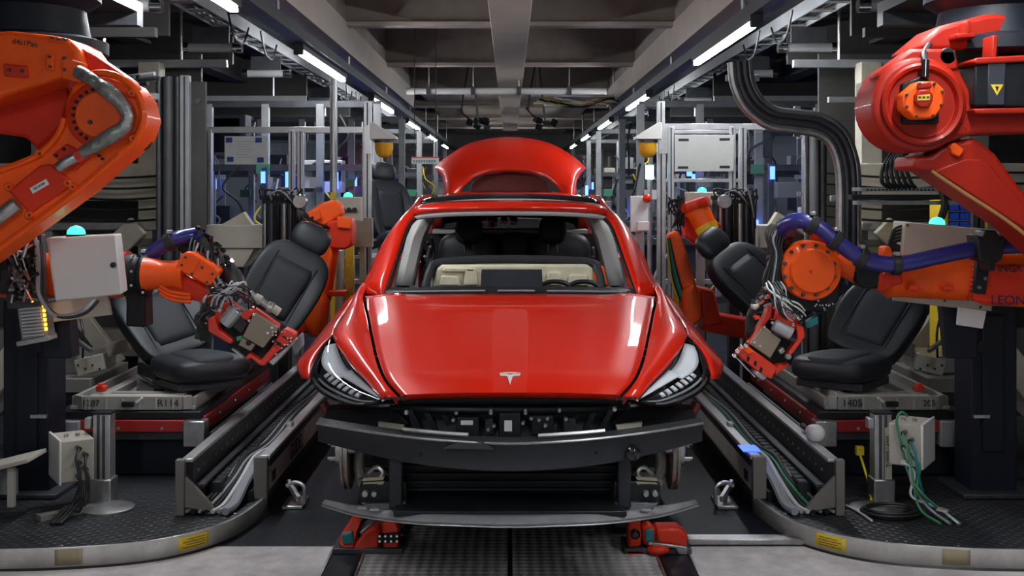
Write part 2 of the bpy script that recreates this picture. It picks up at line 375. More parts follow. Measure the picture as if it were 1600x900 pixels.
# ------------------------------------------------------------------ light rows
LZ = 2.62       # underside of the light tubes
def light_row(s_, starts, side):
    for i, D0 in enumerate(starts):
        X = s_ * (1.675 if s_ < 0 else 1.615); L = 2.45
        t = thing('light_strip', '', 'ceiling light', (X, D0 + L / 2, LZ), 'ceiling light strips')
        MB().bx(X - .042, X + .042, D0 - .03, D0 + L + .03, LZ + .030, LZ + .075).build('housing', DSTEEL, t)
        MB().bx(X - .022, X + .022, D0, D0 + L, LZ, LZ + .0295).build('tube', STRIPM, t, bev=.006)
        for q in (0, 1):
            d = D0 + q * L; MB().bx(X - .036, X + .036, d - .03, d + .03, LZ - .008, LZ + .0295).build('end_cap', CHROME if q else DSTEEL, t, bev=.004)
        yield t, i
LN = ['nearest', 'second nearest', 'third nearest', 'fourth', 'fifth', 'sixth', 'seventh', 'farthest']
for s_, starts, side in ((-1, (-4.9, -.20, 4.72, 9.38, 14.3, 19.2, 24.1, 29.0), 'left'), (1, (-2.1, 2.8, 7.78, 13.75, 18.9, 23.9, 28.8), 'right')):
    n0 = 2
    for t, i in light_row(s_, starts, side):
        t['label'] = f'glowing white ceiling strip, {LN[i - n0]} in view of the {side} row' if i >= n0 else f'glowing white ceiling strip {["behind", "above"][i]} the viewer in the {side} row'
    X = s_ * 1.65
    tr = thing('cable_trunking', f'long grooved metal trunking that carries the {side} light row', 'trunking', (X, 12, LZ + .08))
    MB().bx(X - .062, X + .062, -4, 36, LZ + .078, LZ + .10).build('trunking_base', DSTEEL, tr)
    for q in (-1, 1): MB().bx(X + q * .055 - .007, X + q * .055 + .007, -4, 36, LZ + .10, LZ + .16).build('trunking_side', DSTEEL, tr)
    for q in range(9): MB().cyl((X, 1 + q * 3.7, LZ + .10), (X, 1 + q * 3.7, 2.90 if 1 + q * 3.7 < 19.5 else 4.1), .014, n=6).build('hanger', STEEL, tr)
    m_ = MB()
    for q in range(3): m_.tube([(X - .033 + q * .033, D, LZ + .125 + .01 * math.sin(D * (2 + q))) for D in range(-3, 33, 2)], .012, 6, 2)
    m_.build('cable_bundle', RUBBER, tr)
    # ladder cable tray outside of the lights
    X = s_ * 2.20
    ct = thing('cable_tray', f'perforated grey cable tray running beside the {side} light row', 'cable tray', (X, 12, 2.72))
    for q in (-1, 1): MB().bx(X + q * .085 - .006, X + q * .085 + .006, 6.6, 31, 2.80, 2.90).build('tray_rail', GREYP, ct)
    for q in range(60): MB().bx(X - .08, X + .08, 6.7 + q * .4, 6.8 + q * .4, 2.803, 2.813).build('tray_rung', GREYP, ct)
    m_ = MB()
    for q in range(4): m_.tube([(X - .055 + q * .036, 6.6 + k * 2.4, 2.828 + .004 * q) for k in range(11)], .014, 6, 1)
    m_.build('cable_bundle', RUBBER, ct)
    # drooping leads between lamps
    for j, D in enumerate((8.3, 9.4, 14.3, 15.2)):
        a = Vector((s_ * 1.98, D, 2.80)); b = Vector((s_ * 2.03, D + .9, 2.80)); c = (a + b) / 2 - Vector((0, 0, .16))
        tag(MB().tube([a, a.lerp(c, .5) - Vector((0, 0, .06)), c, b.lerp(c, .5) - Vector((0, 0, .06)), b], .008, 6, 6).build('lamp_lead', RUBBER),
            f'thin black lead drooping under the {side} tray, {LN[j]} to the viewer', 'cable', 'drooping lamp leads')
    # unlit cross tubes with bright end caps
    for j, D in enumerate((7.05, 9.15, 11.2, 14.6, 18.6, 23)):
        x0, x1 = s_ * 2.12, s_ * 2.50
        t = thing('cross_lamp', f'unlit tube lamp crossing under the {side} cable tray, {LN[j]} to the viewer', 'tube lamp', ((x0 + x1) / 2, D, 2.6), 'unlit cross lamps')
        MB().cyl((x0, D, 2.64), (x1, D, 2.64), .036, n=14).build('tube', mat('lamp_frost', (.34, .34, .35), .3, var=.1), t)
        MB().cyl((x0 - s_ * .05, D, 2.64), (x0 + s_ * .02, D, 2.64), .042, n=14).build('end_cap', CHROME, t)
        MB().cyl((x1 + s_ * .03, D, 2.64), (x1 - s_ * .02, D, 2.64), .042, n=14).build('end_cap', CHROME, t)
        MB().bx(min(x0, x1) + .05, max(x0, x1) - .05, D - .015, D + .015, 2.675, 2.80).build('bracket', DSTEEL, t)
    # dark steel decks that carry the hanging robots
    dk = thing('robot_deck', f'dark steel deck overhead carrying the hanging {side} robot', 'deck', (s_ * 3.2, 4.6, 2.43))
    MB().bx(min(s_ * 2.0, s_ * 5.1), max(s_ * 2.0, s_ * 5.1), 3.0, 6.45, 2.50, 2.56).build('deck_plate', DGREY, dk)
    for D in (3.1, 4.2, 5.3, 6.4):
        MB().bx(min(s_ * 2.0, s_ * 5.1), max(s_ * 2.0, s_ * 5.1), D - .05, D + .05, 2.43, 2.50).build('deck_joist', DSTEEL, dk)
    for X_ in (2.1, 5.0):
        for D in (3.2, 6.35): MB().bx(s_ * X_ - .05, s_ * X_ + .05, D - .05, D + .05, 2.56, 4.1).build('deck_hanger', DSTEEL, dk)
# ================================================================== the car
car = thing('car', 'glossy red unfinished car with open boot standing on the line', 'car', (0, 6.7, 0))
def mir(pts, s): return [Vector((p.x * (1 if s < 0 else -1), p.y, p.z)) for p in pts]
def PL(lst): return [P(*q) for q in lst]
S0 = PL([(625, 617, 4.60), (604, 592, 4.72), (591, 560, 4.95), (583, 525, 5.22), (577, 495, 5.55), (571, 463, 5.97)])
C0 = [Vector(q) for q in ((0, 4.50, .776), (0, 4.60, .813), (0, 4.85, .875), (0, 5.2, .945), (0, 5.5, .998), (0, 5.79, 1.036))]
NV, NU = 26, 33
Sx = resample(S0, NV); Cx = resample(C0, NV)
def hood_pt(v, u):
    k = v * (NV - 1); i = min(int(k), NV - 2); q = k - i
    s = Sx[i].lerp(Sx[i + 1], q); c = Cx[i].lerp(Cx[i + 1], q); a = abs(u)
    z = c.z + (s.z - c.z) * a ** 2.4
    z += .012 * math.exp(-((a - .80) / .10) ** 2) * min(1, v * 3)           # soft crease above each fender
    return Vector((abs(s.x) * u, c.y + (s.y - c.y) * a ** 2.2, z))
rows = [[hood_pt(0, -1 + 2 * i / (NU - 1)) + Vector((0, .012, -.022)) for i in range(NU)]]
rows += [[hood_pt(j / (NV - 1), -1 + 2 * i / (NU - 1)) for i in range(NU)] for j in range(NV)]
MB().grid(rows).build('hood', PAINT, car, solid=.012, off=-1, ang=50)
# chrome emblem on the hood
e0 = hood_pt(.072, 0); e1 = hood_pt(.12, 0); ev = (e1 - e0).normalized(); en = Vector((1, 0, 0)).cross(ev); e0 = e0 + en * .002
EMB = [(-.040, .040), (-.013, .043), (0, .034), (.013, .043), (.040, .040), (.035, .028), (.017, .027), (.010, .022), (0, -.052), (-.010, .022), (-.017, .027), (-.035, .028)]
m_ = MB().prism([e0 + Vector((u, 0, 0)) + ev * v for u, v in EMB], en * .004)
arc = [(-.041 + .0082 * i, .052 + .007 * (1 - ((i - 5) / 5) ** 2)) for i in range(11)]
m_.prism([e0 + Vector((u, 0, 0)) + ev * v for u, v in arc] + [e0 + Vector((u, 0, 0)) + ev * (v - .007) for u, v in reversed(arc)], en * .004)
m_.build('emblem', EMBLEM, car)['label'] = 'small chrome T shaped emblem'

H0 = PL([(599, 625, 4.60), (574, 597, 4.78), (549, 572, 4.95), (520, 525, 5.25), (531, 499, 5.55), (549, 472, 6.0), (562, 453, 6.3)])
HU = PL([(519, 524, 5.25), (534, 549, 5.10), (549, 572, 4.95), (574, 598, 4.78), (598, 626, 4.60)])                       # headlight, upper inner edge
HL = PL([(519, 524, 5.25), (503, 541, 5.21), (489, 566, 5.14), (483, 590, 5.04), (496, 611, 4.93), (522, 626, 4.82), (558, 635, 4.70), (598, 626, 4.60)])   # outer and lower edge
SF = PL([(622, 620, 4.605), (600, 595, 4.72), (587, 563, 4.95), (579, 527, 5.22), (573, 497, 5.55), (567, 464, 5.97), (574, 447, 6.2)])
def leaf(t, w, n=28, lift=0):
    U = LU[int(round(t * (n - 1)))]; L = LL[int(round(t * (n - 1)))]
    p = U.lerp(L, w); b = math.sin(math.pi * w) * math.sin(math.pi * min(1, max(0, t))) * .055
    nrm = Vector((-.55, -.75, .38)).normalized()
    return p + nrm * (b + lift)
LU = resample(HU, 28); LL = resample(HL, 28)
for s in (-1, 1):
    g = 1 if s < 0 else -1
    def mr(p): return Vector((p.x * g, p.y, p.z))
    A = resample(SF, 24); B = resample(H0, 24); rows = []
    for k in range(7):
        q = k / 6; rows.append([mr(a.lerp(b, q) + Vector((-.2, -.3, 1)).normalized() * .030 * math.sin(math.pi * q) * min(1, i / 6 + .12)) for i, (a, b) in enumerate(zip(A, B))])
    rows.insert(0, [p + Vector((0, .004, -.03)) for p in rows[0]])
    fd = MB().grid(rows)
    r0 = PL([(519, 524, 5.245), (520, 525, 5.26), (526, 508, 5.45), (533, 496, 5.6), (549, 472, 6.0), (562, 453, 6.3)])
    r1 = PL([(503, 538, 5.215), (499, 538, 5.28), (505, 521, 5.47), (512, 508, 5.65), (527, 487, 6.05), (540, 470, 6.35)])
    r2 = PL([(489, 562, 5.15), (476, 556, 5.28), (483, 542, 5.48), (492, 532, 5.68), (508, 514, 6.08), (520, 500, 6.38)])
    r3 = PL([(484, 582, 5.07), (463, 570, 5.27), (470, 560, 5.5), (480, 550, 5.7), (497, 532, 6.1), (510, 518, 6.40)])
    r4 = PL([(486, 592, 5.04), (468, 590, 5.16), (473, 574, 5.5), (483, 575, 5.68), (500, 575, 6.1), (513, 562, 6.4)])
    fine = [resample(r, 20) for r in (r0, r1, r2, r3, r4)]
    cols = [resample([r[i] for r in fine], 13) for i in range(20)]
    fd.grid([[mr(c[j]) for c in cols] for j in range(13)])
    fd.build('fender', PAINT, car, solid=.006, off=-1, ang=50)
    # headlight
    hl = MB()
    hl.grid([[mr(leaf(i / 27, w / 8, lift=.0) + Vector((0, .0, 0)) - Vector((-.55, -.75, .38)).normalized() * .07 * math.sin(math.pi * min(max(w / 8, .02), .98)) * 1.0) for i in range(28)] for w in range(9)])
    head = hl.build('headlight', BLACKG, car, ang=60); head['label'] = 'clear headlamp with silver reflector'
    def patch(t0, t1, w0, w1, lift, nt=14, nw=5, tp=0):
        rr = []
        for j in range(nw):
            row = []
            for i in range(nt):
                t = t0 + (t1 - t0) * i / (nt - 1); f = i / (nt - 1)
                ww0 = w0 if not callable(w0) else w0(f); ww1 = w1 if not callable(w1) else w1(f)
                k = t * 27; i0 = min(int(k), 26); q = k - i0
                wv = ww0 + (ww1 - ww0) * j / (nw - 1)
                a = leaf(i0 / 27, wv, lift=lift); b = leaf((i0 + 1) / 27, wv, lift=lift); row.append(mr(a.lerp(b, q)))
            rr.append(row)
        return MB().grid(rr)
    SILV = mat('lamp_silver', (.82, .83, .85), .28, .2)
    SILW = mat('lamp_daylight_bar', (.86, .87, .88), .25, .1)
    patch(.10, .55, .10, lambda f: .60 - .22 * f, -.012).build('reflector', SILV, head, solid=.004)
    patch(.50, .95, .06, lambda f: .30 - .14 * f, -.010).build('reflector', SILW, head, solid=.004)
    patch(.36, .86, .84, .91, -.006, nw=3).build('daylight_bar', SILW, head, solid=.004)
    patch(.42, .92, .69, .75, -.008, nw=3).build('daylight_bar', SILV, head, solid=.004)
    for q in range(7):
        t = .42 + q * .055
        patch(t, t + .03, .40, .60, -.022, nt=3, nw=3).build('lens_rib', SILV, head, solid=.006)
    patch(.02, .42, .72, .95, -.02, nw=4).build('side_marker', mat('smoke_marker', (.05, .045, .05), .12, .3), head, solid=.004)
    lens = MB(); lens.grid([[mr(leaf(i / 27, w / 8)) for i in range(28)] for w in range(9)]).build('lens', LENS, head, ang=60)
    MB().tube([mr(p) for p in LU], .0045, 6, 0).build('chrome_edge', CHROME, head)
    # a-pillar and roof rail: one red pressing from fender to boot
    out = resample(PL([(556, 464, 6.25), (575, 428, 6.34), (592, 390, 6.46), (615, 353, 6.62), (641, 325, 6.85)]) + [Vector((-.585, 7.3, 1.475)), Vector((-.575, 7.8, 1.475)), Vector((-.57, 8.3, 1.42)), Vector((-.60, 8.75, 1.25)), Vector((-.66, 9.0, 1.10))], 34)
    inn = resample(PL([(596, 460, 6.00), (607, 430, 6.12), (623, 386, 6.33), (639, 347, 6.56), (662, 326, 6.80)]) + [Vector((-.505, 7.3, 1.50)), Vector((-.49, 7.8, 1.50)), Vector((-.48, 8.3, 1.44)), Vector((-.50, 8.75, 1.28)), Vector((-.55, 9.0, 1.14))], 34)
    rr = []
    for k in range(6):
        q = k / 5; rr.append([mr(a.lerp(b, q) + Vector((-.4, -.45, .6)).normalized() * .022 * math.sin(math.pi * q)) for a, b in zip(out, inn)])
    MB().grid(rr).build('roof_pillar', PAINT, car, solid=.05, off=-1, ang=50)
    MB().tube([mr(p + Vector((.012, .015, -.006))) for p in inn[:20]], .008, 6, 0).build('windscreen_seal', BLACKP, car)
    # bodywork of the side: sill, centre pillar, quarter panel
    mk = lambda L: [mr(Vector(p)) for p in L]
    sec = [(-.78, .42), (-.84, .40), (-.85, .33), (-.84, .26), (-.78, .24)]
    MB().grid([mk([(x, D, z) for x, z in sec]) for D in (5.8, 6.2, 7.0, 7.9)]).build('sill', PAINT, car, solid=.01)
    bp = [(-.83, .40), (-.82, .70), (-.76, 1.02), (-.66, 1.28), (-.565, 1.43)]
    MB().grid([mk([(x, D + (z - .4) * .12, z) for x, z in bp]) for D in (7.16, 7.22, 7.28)]).build('centre_pillar', PAINT, car, solid=.02, off=0)
    bt = [(-.66, .98), (-.635, 1.10), (-.595, 1.26), (-.53, 1.41)]
    MB().grid([mk([(x + dx, D, z) for x, z in bt]) for D, dx in ((7.02, -.01), (6.97, .03), (6.98, .07), (7.05, .085))]).build('pillar_trim', mat('pale_pillar_trim', (.55, .55, .53), .6), car, solid=.02, off=0)
    bt = [(-.76, .42), (-.73, .75), (-.69, 1.0)]
    MB().grid([mk([(x + dx, D, z) for x, z in bt]) for D, dx in ((7.02, .02), (6.98, .06), (7.0, .10))]).build('pillar_lower_trim', CHAR, car, solid=.03)
    rws = []
    for D in (7.75, 7.95, 8.1, 8.25, 8.45, 8.65, 8.8, 8.95, 9.05):
        arch = .36 + math.sqrt(max(0, .38 ** 2 - (D - 8.12) ** 2)) if abs(D - 8.12) < .38 else .30
        top = 1.06 + (D - 7.75) * .03; rws.append(mk([(-.66, D, top + .06), (-.80, D, top), (-.885, D, top - .10), (-.915 + .05 * max(0, D - 8.6), D, (top + arch) / 2), (-.905 + .08 * max(0, D - 8.6), D, max(arch, .30))]))
    MB().grid(rws).build('quarter_panel', PAINT, car, solid=.01)
    # front wheel end: disc, hub, knuckle, arms
    x = -.715 * g
    disc = MB().lathe([(.05, -.016), (.175, -.016), (.175, -.005), (.165, -.004), (.165, .004), (.175, .005), (.175, .016), (.05, .016)], (x, 5.24, .40), (1, 0, 0), 40).build('brake_disc', mat('brake_iron', (.30, .27, .24), .4, .7, var=.3, scale=20), car)
    MB().lathe([(.02, .06), (.045, .05), (.075, .048), (.08, .012), (.08, 0)], (x, 5.24, .40), (-g, 0, 0), 24).build('hub', STEEL, disc)
    for q in range(5):
        a = q * 2 * math.pi / 5; MB().cyl((x - g * .04, 5.24 + .055 * math.cos(a), .40 + .055 * math.sin(a)), (x - g * .085, 5.24 + .055 * math.cos(a), .40 + .055 * math.sin(a)), .007, n=6).build('wheel_stud', STEEL, disc)
    MB().box((x + g * .03, 5.13, .47), (.05, .09, .12)).build('brake_caliper', STEEL, car, bev=.012)
    kn = MB().tube([(x + g * .04, 5.22, .56), (x + g * .06, 5.22, .45), (x + g * .05, 5.2, .34), (x + g * .08, 5.16, .26)], .026, 10).tube([(x + g * .05, 5.15, .42), (x + g * .16, 5.1, .44), (x + g * .22, 5.1, .41)], .018, 8)
    kn.build('steering_knuckle', mat('cast_alloy', (.42, .40, .36), .45, .6, var=.2), car)
    MB().tube([(x + g * .07, 5.12, .28), (x + g * .17, 5.05, .31), (x + g * .30, 5.0, .33)], .022, 8).build('lower_arm', mat('cast_alloy', (.42, .40, .36)), car)
    MB().tube([(x + g * .10, 5.3, .8), (x + g * .10, 5.27, .5), (x + g * .09, 5.24, .36)], .035, 10).build('damper', DSTEEL, car)
    MB().bx(min(x + g * .03, x + g * .25), max(x + g * .03, x + g * .25), 5.52, 5.58, .25, .80).build('wheel_liner', BLACKP, car)
    lin = [Vector((x + g * .26 if i % 2 else x + g * .02, 5.24 - .37 * math.cos(k * math.pi / 10), .38 + .36 * math.sin(k * math.pi / 10))) for k in range(1, 10) for i in (0, 1)]
    MB().grid([[lin[2 * k], lin[2 * k + 1]] for k in range(9)]).build('wheel_liner', BLACKP, car)
    # front corner: red inner structure below the lamp, cream bracket
    MB().tube([mr(P(*q)) for q in ((600, 664, 4.80), (565, 664, 4.88), (520, 652, 4.98), (505, 630, 5.0))], .020, 8).build('front_rail', PAINT_DARK, car)
    MB().prism([mr(P(*q)) for q in ((590, 660, 4.72), (632, 664, 4.66), (628, 678, 4.62), (592, 674, 4.68))], (0, .06, 0)).build('cream_bracket', BEIGE, car, bev=.004)
    MB().prism([mr(P(*q)) for q in ((510, 640, 4.93), (610, 636, 4.72), (640, 662, 4.66), (600, 672, 4.70), (540, 668, 4.82), (505, 655, 4.95))], (0, .12, 0)).build('lamp_carrier', BLACKP, car, bev=.006)
    m_ = MB()
    for k in range(5): m_.cyl(mr(P(602 + k * 7, 622 + k * .3, 4.615)), mr(P(602 + k * 7, 622 + k * .3, 4.58)), .007, n=8)
    m_.build('trim_clip', BLACKG, car)
    # lower bracket with two bright bolts and zinc plates
    m_ = MB().prism([mr(P(*q)) for q in ((561, 757, 4.62), (600, 752, 4.60), (634, 752, 4.58), (636, 786, 4.58), (563, 786, 4.62))], (0, .10, 0)); m_.build('crash_bracket', BLACKP, car, bev=.008)
    for px, py in ((571, 771), (585, 771)):
        MB().lathe([(.0, -.016), (.010, -.016), (.014, -.010), (.014, .004), (.0, .004)], mr(P(px, py, 4.605)), (0, 1, 0), 16).build('bolt_head', STEEL, car)
    for k in range(2):
        MB().prism([mr(P(*q)) for q in ((568, 747 + k * 7, 4.62), (601, 745 + k * 7, 4.60), (598, 750 + k * 7, 4.60), (566, 752 + k * 7, 4.62))], (0, .09, 0)).build('zinc_plate', mat('zinc', (.50, .47, .36), .3, .8), car)
    m_ = MB().prism([mr(P(*q)) for q in ((563, 786, 4.60), (634, 784, 4.56), (632, 800, 4.55), (575, 797, 4.57))], (0, .05, 0)); m_.build('splitter_mount', DSTEEL, car, bev=.005)
    m_ = MB()
    for k in range(3): m_.box(mr(P(566 + k * 19, 793 + k * 2.4, 4.535)), (.034, .02, .008))
    m_.build('clip_row', STEEL, car)
    MB().tube([mr(P(*q)) for q in ((576, 740, 4.66), (588, 730, 4.63), (598, 737, 4.62), (592, 748, 4.62))], .009, 8).build('hose_end', STEEL, car)

# windscreen header, roof glass, cowl
def sym(L): return L + [Vector((-p.x, p.y, p.z)) for p in reversed(L[:-1])]
hb = resample(sym(PL([(648, 338, 6.64), (668, 334, 6.60), (720, 331, 6.56), (797, 330, 6.54)])), 25)
ht = resample(sym(PL([(654, 329, 6.74), (672, 325, 6.70), (720, 322, 6.66), (797, 320.5, 6.64)])), 25)
MB().grid([hb, [(a + b) / 2 + Vector((0, -.01, .006)) for a, b in zip(hb, ht)], ht]).build('roof_header', PAINT, car, solid=.03, off=1)
MB().tube([p + Vector((0, .01, -.012)) for p in hb], .014, 8, 0).build('headliner_edge', LGREY, car)
MB().prism([P(*q) for q in ((778, 331, 6.58), (820, 331, 6.58), (812, 336, 6.58), (786, 336, 6.58))], (0, .05, 0)).build('mirror_mount', BLACKP, car, bev=.004)
def roof_row(D, zc, xe, ze): return [Vector((xe * (i / 12), D - .04 * 0 + (D < 6.9) * .12 * abs(i / 12) ** 2, zc + (ze - zc) * abs(i / 12) ** 2.2)) for i in range(-12, 13)]
rr = [roof_row(6.645, 1.462, .505, 1.432), roof_row(6.76, 1.481, .52, 1.452), roof_row(6.86, 1.493, .525, 1.464)]
MB().grid(rr).build('roof_glass_border', mat('roof_border', (.50, .51, .50), .35, 0), car, solid=.006)
rr = [roof_row(6.90, 1.496, .525, 1.468)] + [roof_row(*q) for q in ((7.15, 1.522, .525, 1.490), (7.5, 1.538, .515, 1.505), (7.9, 1.522, .50, 1.495), (8.3, 1.455, .49, 1.43), (8.65, 1.35, .50, 1.32), (8.95, 1.20, .54, 1.15))]
MB().grid([[p for p in r] for r in rr]).build('roof_glass', ROOFG, car, solid=.006, ang=60)
cb = resample(sym(PL([(590, 462, 6.05), (640, 462, 5.92), (797, 461, 5.80)])), 25); ctp = resample(sym(PL([(592, 452, 6.10), (640, 449, 5.99), (797, 447, 5.88)])), 25)
cw = MB().grid([[p + Vector((0, .0, -.05)) for p in cb], cb, [(a + b) / 2 + Vector((0, -.005, .004)) for a, b in zip(cb, ctp)], ctp, [p + Vector((0, .10, -.03)) for p in ctp]]).build('cowl', BLACKP, car, ang=45)
for k, (a, b) in enumerate(((2, 10), (11, 14), (15, 22))):
    MB().tube([cb[i].lerp(ctp[i], .35) + Vector((0, -.008, .006)) for i in range(a, b + 1)], .006, 6, 0).build('wiper_strip', mat('grey_foam_tape', (.22, .22, .23), .7), cw)
# bulkhead, floor pan, dashboard
MB().bx(-.74, .74, 5.98, 6.02, .30, .98).build('bulkhead', BLACKP, car)
MB().bx(-.80, .80, 5.7, 8.9, .24, .30).build('floor_pan', BLACKP, car)
MB().bx(-.42, .42, 5.05, 5.9, .24, .55).build('front_subframe', BLACKP, car, bev=.02)
MB().bx(-.45, .45, 4.9, 5.9, .55, .72).build('front_boot_tub', BLACKP, car, bev=.03)
fo = MB(); fo.prism([P(*q) for q in ((676, 450, 6.2), (681, 421, 6.2), (690, 414, 6.2), (918, 413, 6.2), (926, 420, 6.2), (931, 450, 6.2))], (0, .14, 0)); fo.build('dash_insulation', FOAM, car, bev=.015, seg=3)
for k, (x0, x1, y0, y1) in enumerate(((686, 720, 430, 446), (724, 748, 418, 446), (852, 880, 424, 446), (886, 922, 428, 446), (690, 745, 417, 425))):
    MB().prism([P(x0, y1, 6.195), P(x0 + 4, y0, 6.195), P(x1 - 4, y0 + 1, 6.195), P(x1, y1, 6.195)], (0, -.018, 0)).build('insulation_pad', FOAM, car, bev=.008)
MB().tube([P(*q) for q in ((664, 450, 6.16), (672, 424, 6.2), (684, 411, 6.24), (740, 406, 6.26), (800, 405, 6.27), (860, 406, 6.26), (922, 410, 6.24), (935, 424, 6.2), (941, 450, 6.16))], .022, 10).build('dash_rim', CHAR, car)
MB().prism([P(*q) for q in ((751, 448, 6.03), (752, 421, 6.05), (847, 421, 6.05), (848, 448, 6.03))], (0, .02, 0)).build('screen', mat('dark_screen', (.020, .022, .030), .25, coat=.4), car, bev=.003)
for px in (868, 912):
    MB().tube([P(px - 24, 448, 6.1), P(px - 14, 442, 6.1), P(px, 440, 6.1), P(px + 14, 442, 6.1), P(px + 24, 448, 6.1)], .012, 8).build('instrument_hood', BLACKP, car)
for k in range(4):
    MB().tube([P(926 + k * 4, 408 + k * 3, 6.5), P(930 + k * 4, 420, 6.45), P(929 + k * 5, 432, 6.4), P(936 + k * 4, 446, 6.35)], .009, 6).build('high_voltage_cable', ORANGE, car)
for k in range(14):
    sx = -1 if k % 2 else 1; x = sx * rnd.uniform(.50, .56); D = rnd.uniform(7.3, 8.0); z = rnd.uniform(.9, 1.25)
    MB().tube([(x, D, z), (x + rnd.uniform(-.04, .04), D + .1, z - .1), (x + rnd.uniform(-.05, .05), D + .05, z - .22), (x, D, z - .3)], .009, 6).build('loose_harness', [RUBBER, CHAR, GREYW][k % 3], car)
# rear seat seen through the windscreen
bn = MB()
for x0, x1 in ((-.50, -.07), (.13, .56)):
    bn.ball(((x0 + x1) / 2, 8.2, 1.05), ((x1 - x0) / 2, .10, .20), None, 24, 14, .55)
rs = bn.build('rear_seat', SEATM, car); 
MB().ball((.03, 8.17, 1.10), (.095, .08, .15), None, 20, 12, .4).build('rear_armrest', SEATI, car)
for x in (-.28, .29):
    MB().ball((x, 8.05, 1.27), (.095, .055, .10), (R(-12), 0, 0), 24, 14, .75).build('rear_headrest', SEATM, car)
    MB().cyl((x - .03, 8.08, 1.20), (x - .03, 8.1, 1.12), .008, n=8).cyl((x + .03, 8.08, 1.20), (x + .03, 8.1, 1.12), .008, n=8).build('headrest_post', STEEL, car)
MB().bx(-.55, .55, 8.35, 8.75, 1.235, 1.26).build('parcel_shelf', LGREY, car)
MB().bx(-.55, .55, 7.75, 8.2, .62, .82).build('rear_cushion', SEATM, car, bev=.06, seg=4)
MB().bx(-.66, .66, 8.75, 8.80, .4, 1.22).build('rear_bulkhead', BLACKP, car)
for k in range(12): MB().box((rnd.uniform(-.32, .4), 8.72, rnd.uniform(1.27, 1.32)), (.05, .03, rnd.uniform(.02, .05))).build('rear_clip', [STEEL, STEEL, TOOLRED][k % 3], car)
MB().bx(-.70, .70, 8.98, 9.06, .32, 1.00).build('rear_panel', PAINT, car, bev=.03, seg=3)
# boot lid, swung open
lo = resample(sym(PL([(693, 309, 8.98), (693, 287, 9.06), (688, 274, 9.16), (678, 263, 9.25), (678.5, 262, 9.25), (679, 261.5, 9.25), (700, 243, 9.29), (740, 222, 9.34), (797, 214, 9.37)])), 41)
li = resample(sym(PL([(716, 309, 8.96), (720, 299, 8.98), (725, 291, 9.0), (732, 284, 9.01), (736, 281, 9.02), (740, 277, 9.03), (762, 270, 9.06), (780, 268, 9.07), (797, 267, 9.07)])), 41)
bl = []
for k in range(8):
    q = k / 7; bl.append([a.lerp(b, q) + Vector((0, -.07 * math.sin(math.pi * q ** .8) , 0)) for a, b in zip(lo, li)])
MB().grid(bl).build('boot_lid', PAINT, car, solid=.02, off=-1, ang=55)
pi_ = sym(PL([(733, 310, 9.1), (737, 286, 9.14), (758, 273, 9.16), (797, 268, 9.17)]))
MB().prism(pi_, (0, .03, 0)).build('boot_lid_dark_arch', PAINT_DARK, car, bev=.01)  # arch panel with a dark reflection put into its colour
# front end below the hood: carrier, modules, bumper beam, radiator, splitter
MB().bx(-.50, .50, 4.86, 4.92, .36, .76).build('radiator_shroud', BLACKP, car, bev=.01)
cr = resample(sym(PL([(612, 636, 4.72), (680, 640, 4.62), (797, 641, 4.58)])), 21)
MB().tube(cr, .014, 8, 0).build('upper_crossbar', BLACKP, car)
up = resample(sym(PL([(616, 624, 4.68), (680, 622, 4.62), (797, 622, 4.57)])), 21)
MB().grid([up, [p + Vector((0, .02, -.03)) for p in up], [p + Vector((0, .12, -.035)) for p in up]]).build('latch_panel', BLACKP, car, solid=.01)
lw = resample(sym(PL([(610, 676, 4.72), (700, 682, 4.60), (797, 684, 4.55)])), 21)
MB().grid([cr, [(a + b) / 2 + Vector((0, .05, 0)) for a, b in zip(cr, lw)], lw]).build('grille_carrier', CHAR, car, solid=.01)
for px in (640, 665, 690, 905, 930, 955):
    MB().bar(P(px, 641, 4.64), P(px + (18 if px < 797 else -18), 676, 4.64), .008, .02).build('carrier_rib', BLACKP, car)
for (x0, x1, y0, y1, D, m) in ((713, 749, 652, 685, 4.54, BLACKP), (779, 814, 646, 684, 4.52, BLACKP), (830, 866, 650, 680, 4.55, BLACKP), (757, 772, 655, 680, 4.55, CHAR), (880, 900, 655, 676, 4.57, CHAR)):
    MB().prism([P(x0, y1, D), P(x0 + 1, y0, D), P(x1 - 1, y0, D), P(x1, y1, D)], (0, .06, 0)).build('sensor_module', m, car, bev=.004)
MB().prism([P(*q) for q in ((720, 664, 4.538), (720, 657, 4.538), (739, 657, 4.538), (739, 664, 4.538))], (0, .004, 0)).build('white_label', PAPER, car)
MB().prism([P(*q) for q in ((788, 674, 4.518), (788, 657, 4.518), (800, 657, 4.518), (800, 674, 4.518))], (0, .004, 0)).build('white_label', PAPER, car)
for px, py in ((713, 645), (767, 641), (767, 645), (821, 641), (821, 645), (708, 656), (817, 661), (772, 665), (763, 671), (884, 655), (874, 641), (635, 645), (830, 654), (855, 654), (960, 640), (842, 656), (852, 665)):
    MB().lathe([(0, -.01), (.006, -.01), (.009, -.004), (.009, .012), (0, .012)], P(px, py, 4.545), (0, 1, 0), 10).build('screw', STEEL, car)
def beam_curve(L, n=33): return resample(sym(PL(L)), n)
bt_ = beam_curve([(495, 662, 4.72), (560, 673, 4.59), (640, 684, 4.49), (720, 691, 4.43), (797, 694, 4.41)])
bb_ = beam_curve([(497, 690, 4.72), (570, 709, 4.59), (640, 724, 4.49), (720, 734, 4.43), (797, 737, 4.41)])
bk_ = [p + Vector((0, .07, .012)) for p in bt_]; bl_ = [p + Vector((0, .07, 0)) for p in bb_]
md = [(a + b) / 2 + Vector((0, .012, 0)) for a, b in zip(bt_, bb_)]
